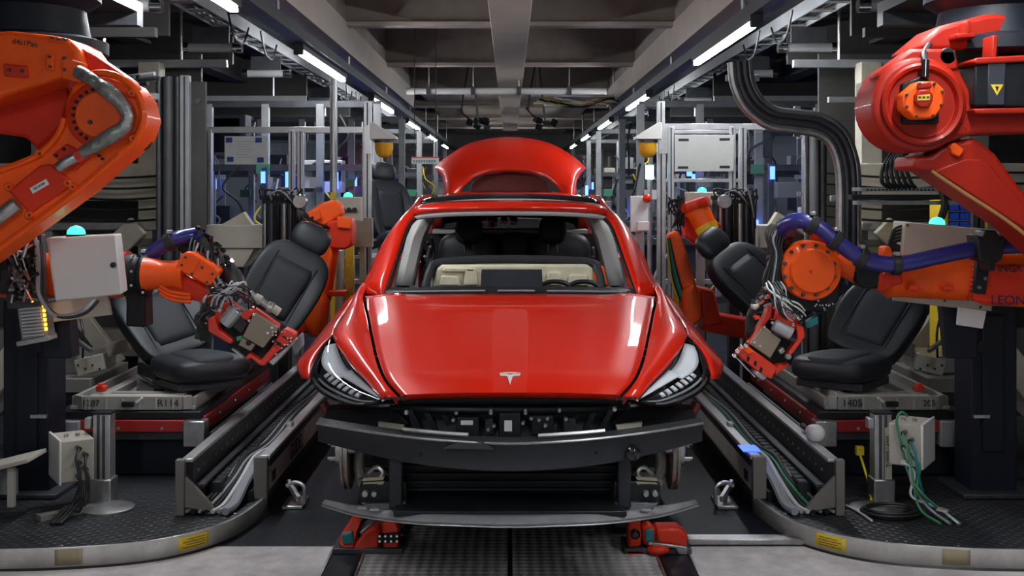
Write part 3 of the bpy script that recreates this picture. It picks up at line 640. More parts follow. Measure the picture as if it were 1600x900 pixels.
beam = MB().grid([bk_, bt_, [a.lerp(b, .2) for a, b in zip(bt_, md)], md, [a.lerp(b, .8) for a, b in zip(md, bb_)], bb_, bl_]).build('bumper_beam', CHAR, car, ang=40, bev=.004)
MB().tube([p + Vector((0, -.001, .002)) for p in bt_], .005, 6, 0).build('beam_bright_edge', STEEL, beam)
tp = [p + Vector((0, .05, .018)) for p in bt_]
for a, b in ((8, 14), (18, 24)): MB().tube(tp[a:b], .009, 6, 0).build('beam_strip', ALU, beam)
MB().prism([P(*q) for q in ((692, 702, 4.42), (715, 690, 4.43), (755, 690, 4.41), (775, 704, 4.40))], (0, .02, 0)).build('beam_pad', CHAR, beam, bev=.004)
for px, py, r_ in ((659, 711, .012), (930, 707, .011), (797, 716, .010), (990, 708, .028), (850, 721, .008)):
    MB().lathe([(0, -.012), (r_ * .5, -.012), (r_, -.004), (r_, .03), (0, .03)], P(px, py, 4.45 + abs(px - 797) * .0003), (0, 1, 0), 16).build('beam_plug', BLACKG, beam)
rad = MB().bx(-.46, .46, 4.72, 4.78, .34, .54).build('radiator', BLACKP, car, bev=.008)
for k in range(6): MB().bx(-.44, .44, 4.69, 4.72, .355 + k * .03, .362 + k * .03).build('radiator_slat', CHAR, rad)
MB().bx(-.44, .44, 4.55, 4.74, .515, .53).build('duct_top', BLACKP, car, bev=.004)
MB().bx(-.44, .44, 4.46, 4.74, .315, .335).build('duct_floor', BLACKP, car, bev=.004)
for x in (-.44, .44): MB().bx(x - .025, x + .025, 4.55, 4.74, .32, .53).build('duct_side', CHAR, car, bev=.006)
sb = beam_curve([(512, 781, 4.84), (560, 789, 4.66), (640, 798, 4.53), (720, 802, 4.47), (797, 803, 4.45)]); sf = beam_curve([(503, 786, 4.80), (560, 802, 4.57), (640, 813, 4.43), (720, 817, 4.37), (797, 819, 4.35)])
LIP = mat('grey_splitter', (.22, .22, .23), .3, var=.2, scale=15)
MB().grid([sb, [a.lerp(b, .5) + Vector((0, 0, .008)) for a, b in zip(sb, sf)], sf, [p + Vector((0, .004, -.012)) for p in sf]]).build('splitter', LIP, car, solid=.004)
MB().tube([p + Vector((0, .0, -.011)) for p in sf], .003, 6, 0).build('splitter_edge', ALU, car)

# ------------------------------------------------------------------ carrier under the car
for s, side in ((-1, 'left'), (1, 'right')):
    c = thing('car_carrier', f'dark post frame carrying the car on its {side} flank', 'carrier', (s * .5, 6.8, 0))
    MB().bx(s * .52 - .05, s * .52 + .05, 5.3, 8.6, .03, .10).build('carrier_rail', DSTEEL, c, bev=.006)
    MB().bx(s * .52 - .06, s * .52 + .06, 5.3, 8.6, .0, .03).build('carrier_track', NAVY, c)
    for D in (5.75, 8.3): MB().cyl((s * .52, D, .10), (s * .52, D, .24), .04, n=12).build('lift_post', STEEL, c)
# red clamps at the front of the skid
def clamp_left():
    D = 5.02
    t = thing('skid_clamp', 'red skid clamp with a teal cap lying tilted at the lower left of the car', 'clamp', (P(575, 860, D).x, D, 0))
    MB().prism([P(*q) for q in ((528, 852, D), (531, 838, D), (552, 806, D + .1), (568, 807, D + .1), (556, 832, D), (552, 868, D))], (0, .07, 0)).build('cheek', RED_R, t, bev=.01)
    MB().prism([P(*q) for q in ((533, 836, D - .01), (550, 832, D - .01), (553, 850, D - .01), (535, 852, D - .01))], (0, .04, 0)).build('cap', TEAL, t, bev=.006)
    MB().prism([P(*q) for q in ((550, 866, D - .02), (555, 850, D - .02), (572, 832, D), (592, 824, D + .03), (598, 838, D + .03), (592, 858, D), (578, 872, D - .02), (562, 875, D - .02))], (0, .09, 0)).build('hook', RED_R, t, bev=.018, seg=3)
    MB().prism([P(*q) for q in ((596, 816, D + .02), (618, 813, D + .02), (624, 825, D + .02), (622, 861, D), (598, 862, D))], (0, .10, 0)).build('block', RED_R, t, bev=.01)
    MB().prism([P(*q) for q in ((590, 836, D - .01), (624, 833, D - .01), (624, 847, D - .01), (590, 850, D - .01))], (0, .04, 0)).build('clamp_plate', BLACKP, t, bev=.004)
    for k in range(8):
        MB().cyl(P(593 + (k % 4) * 9, 838 + (k // 4) * 8, D - .02), P(593 + (k % 4) * 9, 838 + (k // 4) * 8, D), .005, n=8).build('bolt', CHROME, t)
    MB().bar(P(562, 838, D + .06), P(592, 812, D + .12), .05, .05).build('slide', STEEL, t, bev=.004)
    MB().prism([P(*q) for q in ((524, 866, D), (552, 862, D), (552, 868, D), (524, 872, D))], (0, .1, 0)).build('foot', BEIGE, t)
    MB().bx(P(520, 0, D).x, P(630, 0, D).x, D - .02, D + .16, .006, .03).build('base_plate', DSTEEL, t, bev=.004)
clamp_left()
def clamp_right():
    D = 5.02
    t = thing('skid_clamp', 'red skid clamp with a round black pivot at the lower right of the car', 'clamp', (P(1022, 860, D).x, D, 0))
    MB().prism([P(*q) for q in ((981, 812, D), (1001, 808, D), (1002, 855, D), (982, 857, D))], (0, .09, 0)).build('block', RED_R, t, bev=.012, seg=3)
    MB().lathe([(0, -.02), (.012, -.02), (.022, -.008), (.022, .02), (0, .02)], P(992, 834, D), (0, 1, 0), 20).build('pivot', BLACKG, t)
    MB().prism([P(*q) for q in ((1003, 824, D), (1016, 820, D), (1026, 830, D), (1022, 856, D), (1006, 852, D))], (0, .08, 0)).build('lever', RED_R, t, bev=.01)
    MB().prism([P(*q) for q in ((1008, 828, D - .01), (1021, 827, D - .01), (1022, 845, D - .01), (1009, 846, D - .01))], (0, .04, 0)).build('cap', TEAL, t, bev=.004)
    MB().prism([P(*q) for q in ((1024, 826, D - .01), (1062, 826, D - .01), (1075, 836, D - .01), (1074, 856, D - .02), (1028, 848, D - .02))], (0, .11, 0)).build('arm', RED_R, t, bev=.012, seg=3)
    MB().ball(P(1028, 858, D - .01), (.05, .05, .025), None, 20, 10).build('foot_pad', RED_R, t)
    MB().prism([P(*q) for q in ((1013, 847, D - .03), (1074, 855, D - .03), (1074, 868, D - .03), (1060, 866, D - .03), (1056, 857, D - .03), (1013, 852, D - .03))], (0, .04, 0)).build('zinc_bracket', STEEL, t, bev=.003)
    MB().prism([P(*q) for q in ((980, 862, D - .02), (1004, 862, D - .02), (1004, 867, D - .02), (980, 867, D - .02))], (0, .1, 0)).build('foot', RED_R, t)
    MB().bx(P(975, 0, D).x, P(1080, 0, D).x, D - .02, D + .16, .006, .03).build('base_plate', DSTEEL, t, bev=.004)
clamp_right()
# ================================================================== robots
def slab(name, pts, D, th, m, parent, bev=.012, seg=2):
    return MB().prism([P(q[0], q[1], q[2] if len(q) > 2 else D) for q in pts], (0, th, 0)).build(name, m, parent, bev=bev, seg=seg)
def bolt(px, py, D, r, parent, m=BLACKP, h=.012, name='bolt'):
    return MB().lathe([(0, -h), (r * .8, -h), (r, -h * .5), (r, .004), (0, .004)], P(px, py, D), (0, 1, 0), 10).build(name, m, parent)

# ---- hanging robot, upper left
def hang_left():
    D = 4.55
    t = thing('hanging_robot', 'bright orange hanging robot arm at the upper left with a grey hose around its elbow', 'robot', (P(20, 0, D).x - .15, D + .3, 2.43))
    b = P(20, 0, D); bx_ = b.x - .1
    MB().lathe([(.30, 0), (.33, .02), (.33, .07), (.26, .09), (.24, .2), (.30, .24), (.30, .34)], (bx_, D + .36, 2.09), (0, 0, 1), 40).build('base_turret', NAVY, t)  # near-black colour stands for the shadow around the turret
    slab('shoulder_casting', [(-70, 50), (20, 48), (78, 54), (108, 60), (122, 78), (128, 100), (128, 128), (96, 122), (0, 152), (-70, 172)], D, .34, ORANGE, t, .02, 3)
    slab('shoulder_rib', [(104, 62), (150, 88), (205, 126), (212, 140), (190, 134), (128, 108)], D + .06, .10, RED_R, t, .01)
    slab('hinge_plate', [(96, 87), (131, 99), (127, 130), (96, 122)], D - .02, .05, ORANGE, t, .006)
    slab('boss_plate', [(75, 55), (107, 60), (107, 69), (75, 65)], D - .012, .03, ORANGE, t, .005)
    slab('boss_plate', [(4, 99), (42, 103), (44, 122), (6, 119)], D - .012, .03, RED_R, t, .006)
    slab('boss_plate', [(71, 84), (84, 86), (84, 111), (71, 109)], D - .012, .03, ORANGE, t, .005)
    for px, py, r in ((82, 59, .006), (92, 61, .006), (102, 62, .006), (101, 91, .008), (102, 109, .008), (15, 109, .007), (35, 111, .007), (78, 89, .006), (79, 104, .006)): bolt(px, py, D - .012 - (.02 if px > 95 else 0) * 0, r, t, DSTEEL)
    # serial mark stamped on the casting
    lt = PL([(16, 64, D), (62, 71, D)]); f = frame((lt[0] + lt[1]) / 2 + Vector((0, -.0015, 0)), lt[1] - lt[0], (0, 0, 1))
    text('stamped_mark', 'd4s1Pan', .030, INK, t, f)
    slab('inner_casting', [(-70, 150), (20, 140), (98, 122), (110, 150), (95, 200), (58, 235), (40, 215), (-70, 200)], D + .22, .2, RED_R, t, .015)
    arm = [(-80, 286), (0, 262), (52, 246), (82, 220), (98, 190), (101, 160), (112, 132), (138, 117), (168, 117), (198, 130), (216, 154), (223, 185), (214, 214), (196, 234), (120, 300), (0, 388), (-80, 445)]
    ar = slab('lower_arm', arm, D, .26, ORANGE, t, .022, 4)
    rim = [P(158 + 66 * math.cos(a), 180 + 66 * math.sin(a), D - .005) for a in [math.radians(q) for q in range(-115, 66, 9)]]
    MB().tube(rim, .014, 8, 0).build('arm_rim', ORANGE, ar)
    MB().tube([P(*q) for q in ((100, 185, D - .004), (92, 208, D - .004), (72, 232, D - .004), (48, 248, D - .004), (0, 266, D - .004), (-80, 290, D - .004))], .013, 8).build('arm_rim', ORANGE, ar)
    MB().tube([P(*q) for q in ((196, 234, D - .004), (120, 300, D - .004), (0, 388, D - .004), (-80, 445, D - .004))], .013, 8).build('arm_rim', ORANGE, ar)
    c = P(156, 180, D)
    MB().lathe([(.085, .01), (.122, .0), (.128, -.008), (.115, -.014), (.088, -.014), (.084, .0)], c, (0, 1, 0), 48, False).build('elbow_ring', RED_R, ar)
    MB().lathe([(0, -.022), (.084, -.022), (.090, -.016), (.090, .01), (0, .01)], c, (0, 1, 0), 48).build('elbow_disc', ORANGE, ar)
    for k in range(24):
        a = 2 * math.pi * k / 24; bolt(156 + 41.5 * math.cos(a), 180 + 41.5 * math.sin(a), D - .012, .0075, ar)
    bolt(141, 191, D - .022, .009, ar, DSTEEL)
    slab('cover_panel', [(12, 298), (62, 258), (78, 256), (112, 284), (108, 292), (46, 334)], D - .016, .03, RED_R, ar, .008)
    f = frame(P(62, 291, D - .018), P(74, 284, D) - P(50, 298, D), (0, 0, 1))
    pl = MB(); q = [f @ Vector(v) for v in ((-.036, -.012, 0), (.036, -.012, 0), (.036, .012, 0), (-.036, .012, 0))]; pl.prism(q, (0, -.003, 0)).build('name_plate', PAPER, ar)
    text('plate_mark', 'RB 010R', .014, INK, ar, Matrix.Translation((0, -.004, 0)) @ f)
    slab('arm_pocket', [(80, 242), (104, 224), (140, 246), (116, 268)], D - .012, .02, RED_R, ar, .006)
    slab('cable_clip', [(108, 240), (124, 232), (136, 246), (120, 256)], D - .035, .03, TOOLRED, ar, .005)
    for px, py in ((88, 243), (100, 233), (155, 243), (160, 248), (150, 238)): bolt(px, py, D - .014, .006, ar)
    for px, py in ((206, 146), (208, 216), (62, 240), (46, 336), (114, 292), (14, 292), (106, 286)):
        MB().lathe([(0, -.016), (.011, -.016), (.017, -.008), (.018, .012), (0, .012)], P(px, py, D - .004), (0, 1, 0), 16).build('boss', ORANGE, ar)
        bolt(px, py, D - .018, .006, ar, DSTEEL, .006)
    CLOTH = mat('silver_hose_wrap', (.26, .27, .26), .35, .55, var=.3, scale=30, bump=.6, bscale=45)
    MB().tube([P(*q) for q in ((122, 112, D - .02), (140, 122, D - .04), (165, 140, D - .05), (187, 160, D - .055), (199, 182, D - .055), (192, 200, D - .055), (172, 213, D - .055), (148, 228, D - .045), (130, 238, D - .03))], [.026, .024, .030, .026, .022, .027, .03, .028, .024], 12, 6).build('hose_wrap', CLOTH, t)
    MB().tube([P(*q) for q in ((118, 246, D - .04), (102, 254, D - .045), (92, 262, D - .04))], .022, 12, 4).build('hose_collar', STEEL, t)
    MB().tube([P(*q) for q in ((-20, 352, D - .03), (5, 334, D - .035), (26, 318, D - .03))], .030, 12, 4).build('hose_collar', STEEL, t)
    MB().lathe([(.0, 0), (.115, 0), (.12, .02), (.10, .16), (0, .16)], P(165, 185, D + .26), (0, 1, 0), 32).build('elbow_motor', BLACKP, t)
    m_ = MB()
    for k in range(9):
        a = .3 + .12 * k; m_.tube([P(208 + 3 * k, 150, D + .2), P(226 + 1.5 * k, 180 + 3 * k, D + .22), P(222 + k, 215 + 2 * k, D + .22), P(206, 232, D + .2)], .007, 6)
    m_.build('cable_loop', RUBBER, t)
hang_left()

# ---- hanging robot, upper right
def hang_right():
    D = 4.6
    t = thing('hanging_robot', 'shade-darkened red hanging robot arm at the upper right with an octagonal elbow motor', 'robot', (P(1580, 0, D).x + .15, D + .3, 2.43))
    bx_ = P(1580, 0, D).x + .1
    MB().lathe([(.30, 0), (.33, .02), (.33, .07), (.26, .09), (.24, .2), (.30, .24), (.30, .34)], (bx_, D + .36, 2.09), (0, 0, 1), 40).build('base_turret', NAVY, t)  # turret coloured near black in place of overhead shadow
    slab('shoulder_casting', [(1424, 78), (1470, 40), (1540, 22), (1680, 15), (1680, 75), (1500, 78)], D + .12, .30, SHADED_RED, t, .02, 3)
    slab('shoulder_web', [(1424, 76), (1494, 76), (1500, 110), (1470, 112), (1402, 134), (1382, 130), (1369, 116)], D + .02, .12, SHADED_RED, t, .014, 2)
    ring = [P(1438 + 75 * math.cos(a), 163 + 75 * math.sin(a), D) for a in [math.radians(q) for q in range(0, 360, 12)]]
    hs = MB().prism(ring, (0, .26, 0)).build('elbow_housing', SHADED_RED, t, bev=.024, seg=4)
    slab('elbow_link', [(1455, 96), (1494, 84), (1500, 110), (1520, 150), (1680, 168), (1680, 205), (1520, 210), (1484, 222), (1440, 236)], D + .03, .22, SHADED_RED, t, .016, 3)
    MB().lathe([(.125, .0), (.150, -.006), (.160, -.018), (.150, -.028), (.138, -.022), (.128, .0)], P(1440, 163, D), (0, 1, 0), 48, False).build('housing_rim', SHADED_RED, hs)
    slab('motor_base', [(1410, 131), (1440, 118), (1468, 132), (1468, 193), (1411, 193)], D - .03, .04, BLACKP, hs, .006)
    oc = [(1435, 127), (1462, 127), (1477, 141), (1475, 166), (1460, 185), (1430, 186), (1412, 169), (1412, 147)]
    mo = slab('elbow_motor', oc, D - .11, .09, ORANGE, hs, .008, 2)
    slab('motor_collar', [(1434, 130), (1456, 128), (1456, 137), (1434, 139)], D - .12, .03, SHADED_RED, hs, .004)
    slab('motor_knob', [(1437, 140), (1452, 140), (1459, 148), (1457, 160), (1450, 168), (1438, 168), (1431, 160), (1431, 148)], D - .135, .03, SHADED_RED, hs, .006)
    slab('motor_label', [(1434, 149), (1453, 147), (1453, 156), (1434, 157)], D - .138, .004, YELLOW, hs, 0)
    m_ = MB()
    for k in range(3): m_.box(P(1437 + k * 6.5, 152, D - .139), (.010, .002, .008))
    m_.build('label_marks', DSTEEL, hs)
    for a in range(8):
        q = oc[a]; bolt(1444 + (q[0] - 1444) * .86, 156 + (q[1] - 156) * .86, D - .11, .006, mo, DSTEEL)
    MB().cyl(P(1446, 95, D - .03), P(1445, 122, D - .05), .016, n=12).build('cable_gland', BLACKG, hs)
    MB().tube([P(*q) for q in ((1446, 98, D - .03), (1444, 84, D + .02), (1452, 70, D + .12))], .013, 8).build('motor_lead', RUBBER, hs)
    MB().lathe([(0, -.01), (.030, -.01), (.034, 0), (0, 0)], P(1480, 88, D + .03), (0, 1, 0), 24).build('access_hole', BLACKP, t)
    slab('recess', [(1478, 210), (1490, 190), (1512, 198), (1508, 210)], D + .022, .02, SHADED_RED, t, .004)
    slab('recess_rib', [(1496, 194), (1500, 194), (1494, 210), (1489, 210)], D + .012, .02, SHADED_RED, t, .003)
    # forearm going down to the right
    fa = slab('lower_arm', [(1429, 243), (1456, 243), (1470, 230), (1490, 224), (1524, 215), (1556, 240), (1600, 300), (1680, 400), (1680, 440), (1590, 357), (1500, 297), (1455, 267), (1429, 266)], D + .05, .26, SHADED_RED, t, .018, 3)
    slab('arm_lug', [(1484, 228), (1492, 222), (1508, 234), (1500, 246), (1488, 240)], D + .03, .05, ORANGE, fa, .006)
    slab('arm_face', [(1462, 266), (1508, 248), (1540, 250), (1600, 320), (1660, 390), (1590, 350), (1500, 292)], D + .04, .03, SHADED_RED, fa, .006)
    MB().tube([P(*q) for q in ((1456, 267, D + .05), (1500, 297, D + .05), (1590, 357, D + .05), (1680, 440, D + .05))], .008, 8).build('arm_edge', mat('worn_edge', (.45, .22, .08), .4, .3), fa)
    # black cabinet with warning triangle, red shelf brackets
    cb_ = slab('cable_cabinet', [(1522, 100), (1680, 92), (1680, 170), (1522, 166)], D - .02, .2, BLACKP, t, .01)
    slab('cabinet_door', [(1544, 98), (1572, 98), (1570, 164), (1544, 164)], D - .03, .02, mat('slate_plate', (.035, .038, .05), .4), cb_, .004)
    tri = [P(*q) for q in ((1548, 132, D - .033), (1568, 132, D - .033), (1558, 149, D - .033))]
    MB().prism(tri, (0, .003, 0)).build('warning_triangle', YELLOW, cb_)
    MB().prism([P(*q) for q in ((1555, 135, D - .035), (1561, 135, D - .035), (1558, 143, D - .035))], (0, .003, 0)).build('warning_mark', INK, cb_)
    slab('shelf_bracket', [(1520, 96), (1526, 90), (1680, 82), (1680, 92), (1526, 100)], D - .04, .22, SHADED_RED, t, .006)
    slab('shelf_bracket', [(1520, 170), (1680, 166), (1680, 176), (1524, 178)], D - .04, .22, SHADED_RED, t, .006)
    slab('shelf_post', [(1551, 55), (1560, 55), (1558, 90), (1550, 90)], D - .02, .1, SHADED_RED, t, .005)
    slab('shoulder_tab', [(1494, 52), (1525, 50), (1525, 58), (1494, 60)], D + .04, .1, SHADED_RED, t, .005)
    slab('shoulder_tab', [(1510, 32), (1518, 32), (1518, 52), (1510, 52)], D + .04, .1, SHADED_RED, t, .005)
    m_ = MB()
    for k in range(8):
        m_.tube([P(1372 + k, 150 + 2 * k, D + .2), P(1352 + k * 2, 170 + 4 * k, D + .24), P(1358 + k * 2, 200 + 3 * k, D + .24), P(1380, 214, D + .2)], .008, 6)
    m_.build('cable_loop', RUBBER, t)
    MB().lathe([(.0, 0), (.13, 0), (.13, .05), (.11, .16), (0, .16)], P(1430, 165, D + .26), (0, 1, 0), 32).build('rear_motor', BLACKP, t)
hang_right()

def hose(name, pts, r, label, clamps=()):
    t = thing(name, label, 'hose', P(*pts[0]))
    MB().tube([P(*q) for q in pts], r, 18, 22, rib=.035).build('hose_body', HOSE, t, ang=80)
    for (px, py, D, ang) in clamps:
        d = Vector((math.cos(ang), 0, -math.sin(ang)))
        c = P(px, py, D); MB().cyl(c - d * .018, c + d * .018, r * 1.28, n=20).build('hose_clamp', RUBBER, t, bev=.004)
        MB().box(c + Vector((0, -.01, r * 1.4)), (.022, .03, .016)).build('clamp_screw', STEEL, t, bev=.003)
    return t
# ---- seat-handling robot on the left: forearm behind the switch box, wrist, black sleeve
def wrist_left():
    D = 5.05
    t = thing('handling_robot', 'orange wrist of the left seat-handling robot behind the grey switch box', 'robot', (P(60, 0, D).x, D + .1, .09))
    ax = (P(300, 430, D) - P(190, 428, D)).normalized()
    MB().cyl(P(-60, 430, D + .1), P(192, 430, D + .1), .098, n=32).build('forearm', ORANGE, t)
    MB().lathe([(.085, -.02), (.092, .0), (.096, .02), (.10, .03)], P(190, 428, D + .05), ax, 32).build('forearm_flange', RED_R, t)
    MB().lathe([(.0, 0), (.092, .0), (.092, .03), (.082, .04), (.082, .06), (.092, .07), (.092, .10), (0, .10)], P(198, 430, D + .04), ax, 36).build('cable_collar', BLACKP, t, bev=.004)
    for k in range(6): MB().cyl(P(205 + (k % 2) * 18, 402 + k * 11, D - .055), P(205 + (k % 2) * 18, 402 + k * 11, D - .03), .006, n=8).build('bolt', STEEL, t)
    slab('collar_drop', [(197, 452), (226, 455), (227, 512), (196, 510)], D + .0, .12, BLACKP, t, .01)
    MB().lathe([(.072, 0), (.066, .04), (.058, .08), (.060, .13), (.07, .17)], P(226, 428, D), ax, 32).build('wrist_neck', ORANGE, t)
    slab('wrist_cover', [(273, 419), (284, 397), (292, 393), (300, 394), (338, 418), (342, 424), (330, 445), (323, 447)], D - .06, .13, ORANGE, t, .012, 3)
    slab('wrist_body', [(240, 440), (275, 424), (325, 448), (332, 460), (318, 474), (300, 470), (262, 466), (244, 456)], D - .02, .14, RED_R, t, .02, 3)
    for k in range(3): MB().tube([P(246 + 2 * k, 444 + k * 7, D - .025), P(268, 456 + k * 6, D - .035), P(298, 460 + k * 6, D - .03)], .008, 8).build('wrist_rib', ORANGE, t)
    MB().bar(P(302, 428, D - .062), P(314, 404, D - .062), .003, .002).build('cover_joint', RED_R, t)
    for px, py in ((290, 402), (316, 418), (332, 428), (323, 441), (300, 428), (284, 414)): bolt(px, py, D - .06, .006, t, DSTEEL, .008)
    slab('wrist_flange', [(316, 448), (334, 440), (352, 462), (340, 480), (322, 474)], D - .01, .11, RED_R, t, .012)
    MB().lathe([(.0, 0), (.055, 0), (.06, .02), (.06, .06), (0, .06)], P(334, 470, D + .02), (.7, 0, -.7), 24).build('tool_flange', DSTEEL, t)
    # black sleeve and cable pack from the blue hose end to the tool
    MB().tube([P(*q) for q in ((308, 366, D + .1), (325, 392, D + .08), (345, 412, D + .08), (365, 436, D + .04), (372, 460, D))], .042, 12, 6, rib=.05).build('cable_sleeve', RUBBER, t)
    MB().bar(P(288, 380, D + .12), P(345, 425, D + .1), .10, .06).build('sleeve_arm', BLACKP, t, bev=.01)
    m_ = MB()
    for k in range(22):
        x = 318 + rnd.uniform(-8, 45); y = 372 + (x - 318) * .9 + rnd.uniform(-12, 10); m_.box(P(x, y, D + rnd.uniform(0, .08)), (.018, .02, .014), (rnd.random(), rnd.random(), rnd.random()))
    o = m_.build('connector_cluster', BLACKG, t); o['kind'] = 'stuff'
    for k in range(10):
        x = 300 + 5 * k; MB().tube([P(x, 372 + k * 4, D + .02), P(x + rnd.uniform(-10, 15), 400 + k * 4, D - .03), P(x + rnd.uniform(-5, 25), 430 + 3 * k, D - .05), P(342 + k * 3, 470 + k, D - .04)], .005, 6).build('tool_cable', [RUBBER, RUBBER, GREYW][k % 3], t)
wrist_left()
hose('ribbed_hose', [(218, 418, 5.12), (232, 402, 5.1), (252, 386, 5.08), (274, 373, 5.07), (298, 368, 5.1), (312, 366, 5.14)], .031, 'blue ribbed hose curving over the left robot wrist', [(266, 378, 5.07, -.5), (226, 408, 5.1, -.8)])

def wrist_right():
    D = 5.1
    t = thing('handling_robot', 'red forearm and round orange wrist of the right seat-handling robot', 'robot', (P(1540, 0, D).x, D + .1, .09))
    ax = (P(1380, 428, D) - P(1530, 434, D)).normalized()
    MB().lathe([(.115, -.45), (.115, -.02), (.105, 0), (.098, .02), (.094, .36), (.098, .40), (.082, .42), (.07, .42)], P(1530, 436, D + .08), ax, 40).build('forearm', ORANGE, t)
    slab('forearm_box', [(1522, 418), (1545, 413), (1700, 414), (1700, 478), (1540, 474), (1520, 470)], D - .05, .2, RED_R, t, .014, 3)
    slab('clamp_plate', [(1527, 402), (1548, 402), (1541, 460), (1521, 458)], D - .075, .03, BLACKP, t, .004)
    for px, py in ((1538, 435), (1529, 449)): bolt(px, py, D - .075, .010, t, CHROME, .012)
    for k in range(8): bolt(1522 - k * .9, 414 + k * 7.6, D - .055, .005, t, CHROME, .008)
    text('cable_maker_mark', 'LEONI', .058, mat('dark_blue_print', (.01, .012, .09), .5), t, frame(P(1578, 470, D - .053), (1, 0, 0), (0, 0, 1)))
    text('arm_mark', 'INGR', .045, INK, t, frame(P(1578, 420, D - .053), (1, 0, 0), (0, 0, 1)))
    slab('forearm_flange', [(1375, 427), (1392, 424), (1410, 428), (1412, 444), (1392, 448), (1388, 456), (1372, 455)], D - .03, .15, RED_R, t, .01)
    slab('forearm_horn', [(1381, 386), (1391, 384), (1398, 402), (1380, 402)], D + .02, .08, ORANGE, t, .008)
    for px in (1430, 1484): slab('forearm_foot', [(px - 8, 446), (px + 6, 446), (px + 8, 454), (px - 10, 454)], D - .06, .05, RED_R, t, .004)
    slab('black_joint', [(1336, 402), (1372, 394), (1380, 410), (1378, 450), (1352, 452), (1336, 440)], D - .02, .15, BLACKP, t, .012)
    MB().cyl(P(1290, 396, D + .06), P(1345, 420, D + .05), .06, .07, n=28).build('wrist_neck', ORANGE, t)
    MB().lathe([(.07, 0), (.088, .03), (.07, .05)], P(1282, 386, D + .05), (.75, .2, .35), 24).build('wrist_horn', ORANGE, t)
    c = P(1265, 422, D)
    wr = MB().lathe([(0, -.065), (.090, -.065), (.097, -.058), (.097, -.050), (.122, -.046), (.128, -.036), (.128, .06), (.115, .09), (0, .09)], c, (0, 1, 0), 56).build('wrist_drum', ORANGE, t)
    for k in range(12):
        a = 2 * math.pi * (k + .5) / 12; bolt(1265 + 39.8 * math.cos(a), 422 + 39.8 * math.sin(a), D - .05, .0085, wr, DSTEEL, .012)
    bolt(1267, 424, D - .066, .007, wr, RED_R, .006)
    slab('wrist_skirt', [(1222, 428), (1228, 412), (1250, 440), (1276, 462), (1252, 464), (1224, 444)], D - .02, .1, ORANGE, t, .01)
    slab('tool_arm', [(1226, 448), (1262, 466), (1302, 452), (1316, 440), (1312, 470), (1290, 488), (1244, 486), (1222, 470)], D + .01, .14, BLACKP, t, .014)
    for k in range(12): bolt(1285 + rnd.uniform(-16, 18), 478 + rnd.uniform(-16, 12), D + .008, .005, t, CHROME, .012)
    slab('teal_fitting', [(1262, 502), (1278, 494), (1280, 506), (1264, 514)], D + .02, .05, TEAL, t, .005)
    # black corrugated sleeve falling from the hose end
    MB().tube([P(*q) for q in ((1228, 356, D + .06), (1218, 378, D + .05), (1212, 400, D + .05), (1214, 430, D + .03), (1206, 452, D), (1196, 470, D - .01))], .040, 14, 7, rib=.10).build('cable_sleeve', RUBBER, t)
    MB().bar(P(1248, 362, D + .1), P(1218, 400, D + .1), .07, .06).build('sleeve_arm', BLACKP, t, bev=.01)
    MB().lathe([(.03, 0), (.045, .01), (.048, .04), (.04, .07), (.03, .08)], P(1214, 358, D + .04), (1, 0, .1), 24).build('hose_end_clamp', DSTEEL, t)
    for k in range(7):
        MB().tube([P(1205 + k * 4, 350 + k, D), P(1196 + k * 4, 366 + k * 3, D - .02), P(1204 + k * 3, 400, D - .02), P(1192 + k * 5, 440 + k * 4, D - .03), P(1206 + k * 4, 462, D - .04)], .005, 6).build('tool_cable', [RUBBER, RUBBER, RUBBER, GREYW][k % 4], t)
wrist_right()
hr = hose('ribbed_hose', [(1222, 362, 5.12), (1232, 350, 5.06), (1250, 345, 5.02), (1275, 353, 5.0), (1306, 377, 4.98), (1340, 400, 4.97), (1375, 412, 4.97), (1412, 412, 4.97), (1460, 402, 4.98), (1528, 388, 5.0), (1580, 384, 5.02), (1690, 384, 5.05)], .034,
     'long blue ribbed hose snaking above the right robot forearm', [(1269, 351, 5.0, .5), (1305, 376, 4.98, .65), (1346, 403, 4.97, .5), (1400, 414, 4.97, 0)])
slab('hose_bracket', [(1526, 366), (1536, 372), (1540, 360), (1558, 360), (1562, 372), (1574, 366), (1572, 382), (1566, 406), (1556, 412), (1556, 424), (1544, 424), (1542, 410), (1530, 408)], 4.93, .12, BLACKP, hr, .008)

